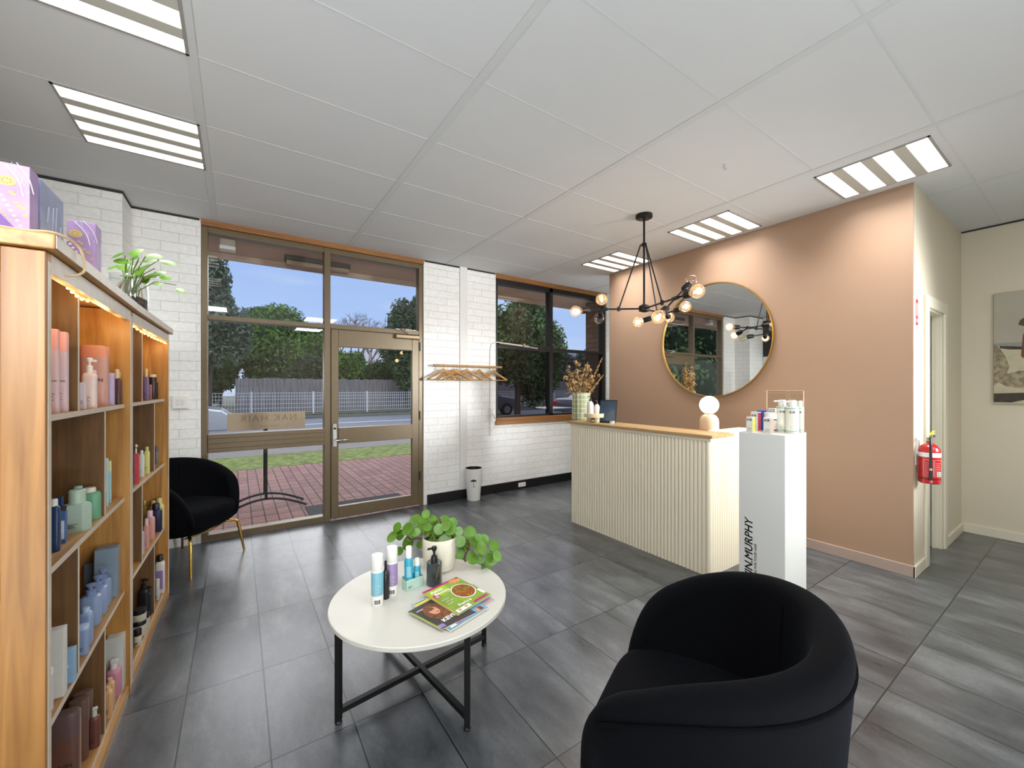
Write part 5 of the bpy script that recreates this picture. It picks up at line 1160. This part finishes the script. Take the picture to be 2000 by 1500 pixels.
# trees
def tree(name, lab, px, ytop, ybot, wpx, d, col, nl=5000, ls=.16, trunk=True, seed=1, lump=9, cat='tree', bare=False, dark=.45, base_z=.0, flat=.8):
    rng = random.Random(seed); c = atD(px, (ytop+ybot)/2, d); rx = wpx*d/FP/2; rz = (ybot-ytop)*d/FP/2
    b = Vector((c.x, c.y, base_z)); t = thing(name, lab, cat, b, 0, 'trees and shrubs across the road')
    cz_ = c.z-base_z
    m = MB()
    if bare:
        def br(p, dr, L, r, dep):
            q = p+dr*L; m.tube([p, (p+q)/2+Vector((rng.gauss(0, L*.04), rng.gauss(0, L*.04), 0)), q], r, 4, False, rs=[r, r*.8, r*.6])
            if dep == 0: return
            for _ in range(3 if dep > 1 else 4):
                nd = (dr+Vector((rng.gauss(0, .5), rng.gauss(0, .3), rng.gauss(.05, .25)))).normalized(); br(q, nd, L*rng.uniform(.6, .8), r*.6, dep-1)
        for k in range(5): br(Vector((0, 0, 1.5)), Vector((-.8+.4*k, 0, 1)).normalized(), (cz_+rz)*.24, .13, 5)
        m.tube([(0, 0, 0), (0, 0, 1.6)], .25, 8).build('branches', mat('bare_twigs', (142, 122, 110), .9), t); return t
    lumps = []
    for _ in range(lump):
        q = Vector((rng.gauss(0, .42), rng.gauss(0, .35), rng.gauss(0, .42)))
        if q.length > .85: q = q.normalized()*.85
        lumps.append((q, rng.uniform(.3, .5)))
    lumps.append((Vector((0, 0, -.1)), .6)); lumps.append((Vector((0, 0, .1)), .6))
    n_each = nl//len(lumps)
    for q, lr in lumps:
        for _ in range(n_each):
            u = Vector((rng.gauss(0, 1), rng.gauss(0, 1), rng.gauss(0, 1))).normalized()*lr*rng.uniform(.75, 1.1)
            p = q+u; P = Vector((p.x*rx, p.y*rx*flat, cz_+p.z*rz)); s_ = ls*rng.uniform(.6, 1.3)
            nn = (u+Vector((rng.gauss(0, .6), rng.gauss(0, .6), rng.gauss(0, .6)))).normalized(); a = nn.orthogonal().normalized(); b2 = nn.cross(a); an = rng.uniform(0, 6.28); a, b2 = a*cos(an)+b2*sin(an), b2*cos(an)-a*sin(an)
            m.add([P-a*s_, P+b2*s_*.4, P+a*s_, P-b2*s_*.4], [(0, 1, 2, 3)])
    for q, lr in lumps:
        core = MB()
    m.build('foliage', mat('fol_%d_%d_%d' % col, col, .8, noise=.55, nscale=1.2), t)
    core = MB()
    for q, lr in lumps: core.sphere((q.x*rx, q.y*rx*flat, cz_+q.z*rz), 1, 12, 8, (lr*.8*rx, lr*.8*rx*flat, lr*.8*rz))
    core.build('inner_foliage', mat('core_%d_%d_%d' % col, tuple(int(v*dark) for v in col), .95, noise=.6, nscale=3), t)  # leaf colour darkened to paint shade into the inside of the crown
    if trunk: MB().tube([(0, 0, 0), (.05, 0, cz_*.5), (0, 0, cz_)], rx*.08, 8, rs=[rx*.07, rx*.055, rx*.03]).build('trunk', mat('bark', (84, 70, 58), .9, noise=.3), t)
    return t
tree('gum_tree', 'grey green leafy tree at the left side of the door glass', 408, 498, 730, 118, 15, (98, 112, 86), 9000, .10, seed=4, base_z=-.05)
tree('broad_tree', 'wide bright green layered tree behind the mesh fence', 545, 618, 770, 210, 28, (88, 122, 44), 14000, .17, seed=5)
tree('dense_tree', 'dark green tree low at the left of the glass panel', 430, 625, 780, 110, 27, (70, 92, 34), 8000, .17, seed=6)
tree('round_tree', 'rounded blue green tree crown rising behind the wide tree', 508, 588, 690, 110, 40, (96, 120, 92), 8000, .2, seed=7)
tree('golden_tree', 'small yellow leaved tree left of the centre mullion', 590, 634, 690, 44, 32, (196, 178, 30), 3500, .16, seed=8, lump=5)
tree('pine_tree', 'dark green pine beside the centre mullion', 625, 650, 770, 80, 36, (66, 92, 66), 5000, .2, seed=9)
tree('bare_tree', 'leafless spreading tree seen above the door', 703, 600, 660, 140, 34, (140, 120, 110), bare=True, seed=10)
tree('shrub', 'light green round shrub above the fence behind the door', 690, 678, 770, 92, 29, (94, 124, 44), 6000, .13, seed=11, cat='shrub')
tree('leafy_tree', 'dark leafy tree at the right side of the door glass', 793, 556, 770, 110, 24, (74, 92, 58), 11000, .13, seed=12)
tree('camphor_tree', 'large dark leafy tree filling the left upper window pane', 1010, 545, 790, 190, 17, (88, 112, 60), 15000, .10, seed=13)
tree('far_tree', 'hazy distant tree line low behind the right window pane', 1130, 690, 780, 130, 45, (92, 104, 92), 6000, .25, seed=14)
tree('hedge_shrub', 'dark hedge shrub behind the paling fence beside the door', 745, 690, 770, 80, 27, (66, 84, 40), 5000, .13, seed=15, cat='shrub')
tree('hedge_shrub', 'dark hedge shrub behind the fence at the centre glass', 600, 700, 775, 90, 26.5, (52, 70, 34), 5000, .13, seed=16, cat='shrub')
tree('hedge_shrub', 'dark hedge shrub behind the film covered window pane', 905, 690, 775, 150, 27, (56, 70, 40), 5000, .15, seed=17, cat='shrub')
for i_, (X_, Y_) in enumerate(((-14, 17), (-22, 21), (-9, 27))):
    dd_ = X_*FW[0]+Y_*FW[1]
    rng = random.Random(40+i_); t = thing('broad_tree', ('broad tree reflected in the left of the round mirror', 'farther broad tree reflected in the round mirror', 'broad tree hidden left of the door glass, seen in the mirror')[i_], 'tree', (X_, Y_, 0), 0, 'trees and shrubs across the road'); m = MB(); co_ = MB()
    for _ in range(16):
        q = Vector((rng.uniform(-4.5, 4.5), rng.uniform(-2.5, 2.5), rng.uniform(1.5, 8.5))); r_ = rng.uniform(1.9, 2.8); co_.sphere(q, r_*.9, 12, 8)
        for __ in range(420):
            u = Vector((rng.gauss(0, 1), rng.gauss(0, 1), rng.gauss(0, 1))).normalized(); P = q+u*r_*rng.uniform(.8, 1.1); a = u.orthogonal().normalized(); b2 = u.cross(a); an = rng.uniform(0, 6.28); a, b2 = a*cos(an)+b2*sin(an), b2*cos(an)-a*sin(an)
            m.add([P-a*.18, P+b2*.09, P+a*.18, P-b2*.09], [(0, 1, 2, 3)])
    m.build('foliage', mat('fol_mirror', (84, 106, 54), .8, noise=.55, nscale=1.2), t); co_.build('inner_foliage', mat('core_mirror', (38, 50, 26), .95, noise=.5, nscale=3), t); MB().tube([(0, 0, 0), (0, 0, 4)], .2, 8).build('trunk', mat('bark', (84, 70, 58), .9, noise=.3), t)  # core coloured darker, shade painted into the crown
# cars
def car(lab, x, y, dirx, col):
    t = thing('car', lab, 'car', (x, y, -.06), 0 if dirx > 0 else pi, 'cars on the road'); paint = mat('paint_%d_%d_%d' % col, col, .25, .3, coat=.5)
    side = [(-2.2, .35), (-2.25, .7), (-2.1, .92), (-1.35, .98), (-.75, 1.40), (.35, 1.44), (1.05, 1.0), (1.95, .86), (2.22, .65), (2.22, .35)]
    n = len(side); vs = [(a, s*(.86 if z < 1.2 else .66), z) for s in (-1, 1) for a, z in side]
    MB().add(vs, [tuple(range(n)), tuple(reversed(range(n, 2*n)))]+[(i, i+n, (i+1) % n+n, (i+1) % n) for i in range(n)]).build('car_body', paint, t, .04)
    GLS = mat('car_glass', (34, 40, 48), .1)
    for s in (-1, 1):
        MB().add([(-1.2, s*.86, 1.0), (.95, s*.86, 1.0), (.33, s*.74, 1.36), (-.7, s*.74, 1.34)], [(0, 1, 2, 3)]).build('side_window', GLS, t)
        for a in (-1.4, 1.35):
            wh = MB().lathe([(.001, -.1), (.31, -.1), (.32, -.08), (.32, .08), (.31, .1), (.001, .1)], 24, Matrix.Translation((a, s*.8, .32)) @ Matrix.Rotation(R(90), 4, 'X'), cap=False).build('wheel', mat('tyre', (26, 26, 28), .8), t)
            MB().lathe([(.001, -.11), (.19, -.11), (.19, .11), (.001, .11)], 18, Matrix.Translation((a, s*.8, .32)) @ Matrix.Rotation(R(90), 4, 'X'), cap=False).build('hubcap', CHROME, wh)
        MB().box(-2.27, -2.2, s*.75-.12, s*.75+.12, .66, .8).build('tail_light', mat('tail_red', (190, 30, 26), .3, emit=(200, 30, 20), es=.8), t)
    return t
car('silver car on the road, cut by the left frame of the glass', -2.3, 13.2, 1, (176, 180, 188))
car('silver car seen through the dark film behind the vase', 14.0, 13.2, 1, (168, 170, 176))
car('grey car with red tail lights seen through the dark window film', 9.8, 17.8, 1, (120, 122, 128))

# ================================================================== WORLD + SUN + CAMERA
w = bpy.data.worlds.new('sky'); bpy.context.scene.world = w; w.use_nodes = True; nt = w.node_tree; bg = nt.nodes['Background']
tc = N(nt, 'ShaderNodeTexCoord'); sp_ = N(nt, 'ShaderNodeSeparateXYZ'); nt.links.new(tc.outputs['Generated'], sp_.inputs[0])
rp = N(nt, 'ShaderNodeValToRGB'); e = rp.color_ramp.elements; e[0].position = 0.; e[0].color = s2l((206, 222, 250)); e[1].position = .45; e[1].color = s2l((150, 186, 250))
e2 = e.new(.12); e2.color = s2l((178, 206, 254)); nt.links.new(sp_.outputs[2], rp.inputs[0])
nz = N(nt, 'ShaderNodeTexNoise'); nz.inputs['Scale'].default_value = 3; mpz = N(nt, 'ShaderNodeMapping'); mpz.inputs['Scale'].default_value = (1, 1, 6); nt.links.new(tc.outputs['Generated'], mpz.inputs[0]); nt.links.new(mpz.outputs[0], nz.inputs['Vector'])
rz_ = N(nt, 'ShaderNodeValToRGB'); rz_.color_ramp.elements[0].position = .55; rz_.color_ramp.elements[0].color = (0, 0, 0, 1); rz_.color_ramp.elements[1].position = .75; rz_.color_ramp.elements[1].color = (.35, .35, .35, 1); nt.links.new(nz.outputs['Fac'], rz_.inputs[0])
mxw = N(nt, 'ShaderNodeMix', data_type='RGBA'); nt.links.new(rz_.outputs[0], mxw.inputs[0]); nt.links.new(rp.outputs[0], mxw.inputs[6]); mxw.inputs[7].default_value = (.85, .9, 1, 1)
nt.links.new(mxw.outputs[2], bg.inputs[0]); bg.inputs[1].default_value = 1.0
s = bpy.data.lights.new('sun', 'SUN'); s.energy = 3.6; s.angle = R(70); s.color = (1, .95, .88); so = bpy.data.objects.new('sun', s); C.objects.link(so); so.rotation_euler = (R(-63), 0, R(-8))
s2_ = bpy.data.lights.new('added_fill_sun', 'SUN'); s2_.energy = 2.0; s2_.angle = R(60); s2_.color = (1, .97, .92); so2 = bpy.data.objects.new('added_fill_sun', s2_); C.objects.link(so2); so2.rotation_euler = (R(42), 0, R(-20))  # added second sun brightens the tree fronts, standing for no real source
cam = bpy.data.cameras.new('camera'); cam.sensor_width = 36; cam.lens = FP/2000*36; cam.shift_y = (HY-750)/2000; cam.clip_start = .02; cam.clip_end = 500
co = bpy.data.objects.new('camera', cam); C.objects.link(co); co.location = (0, 0, HC); co.rotation_euler = (R(90), 0, -YAW)
sc = bpy.context.scene; sc.camera = co
sc.view_settings.view_transform = 'Standard'; sc.view_settings.look = 'None'; sc.view_settings.exposure = 0.; sc.view_settings.gamma = 1.
cy_ = sc.cycles; cy_.use_denoising = True; cy_.use_adaptive_sampling = True; cy_.adaptive_threshold = .02; cy_.max_bounces = 8; cy_.transparent_max_bounces = 16; cy_.diffuse_bounces = 4; cy_.glossy_bounces = 5; cy_.caustics_reflective = False; cy_.caustics_refractive = False; cy_.sample_clamp_indirect = 6
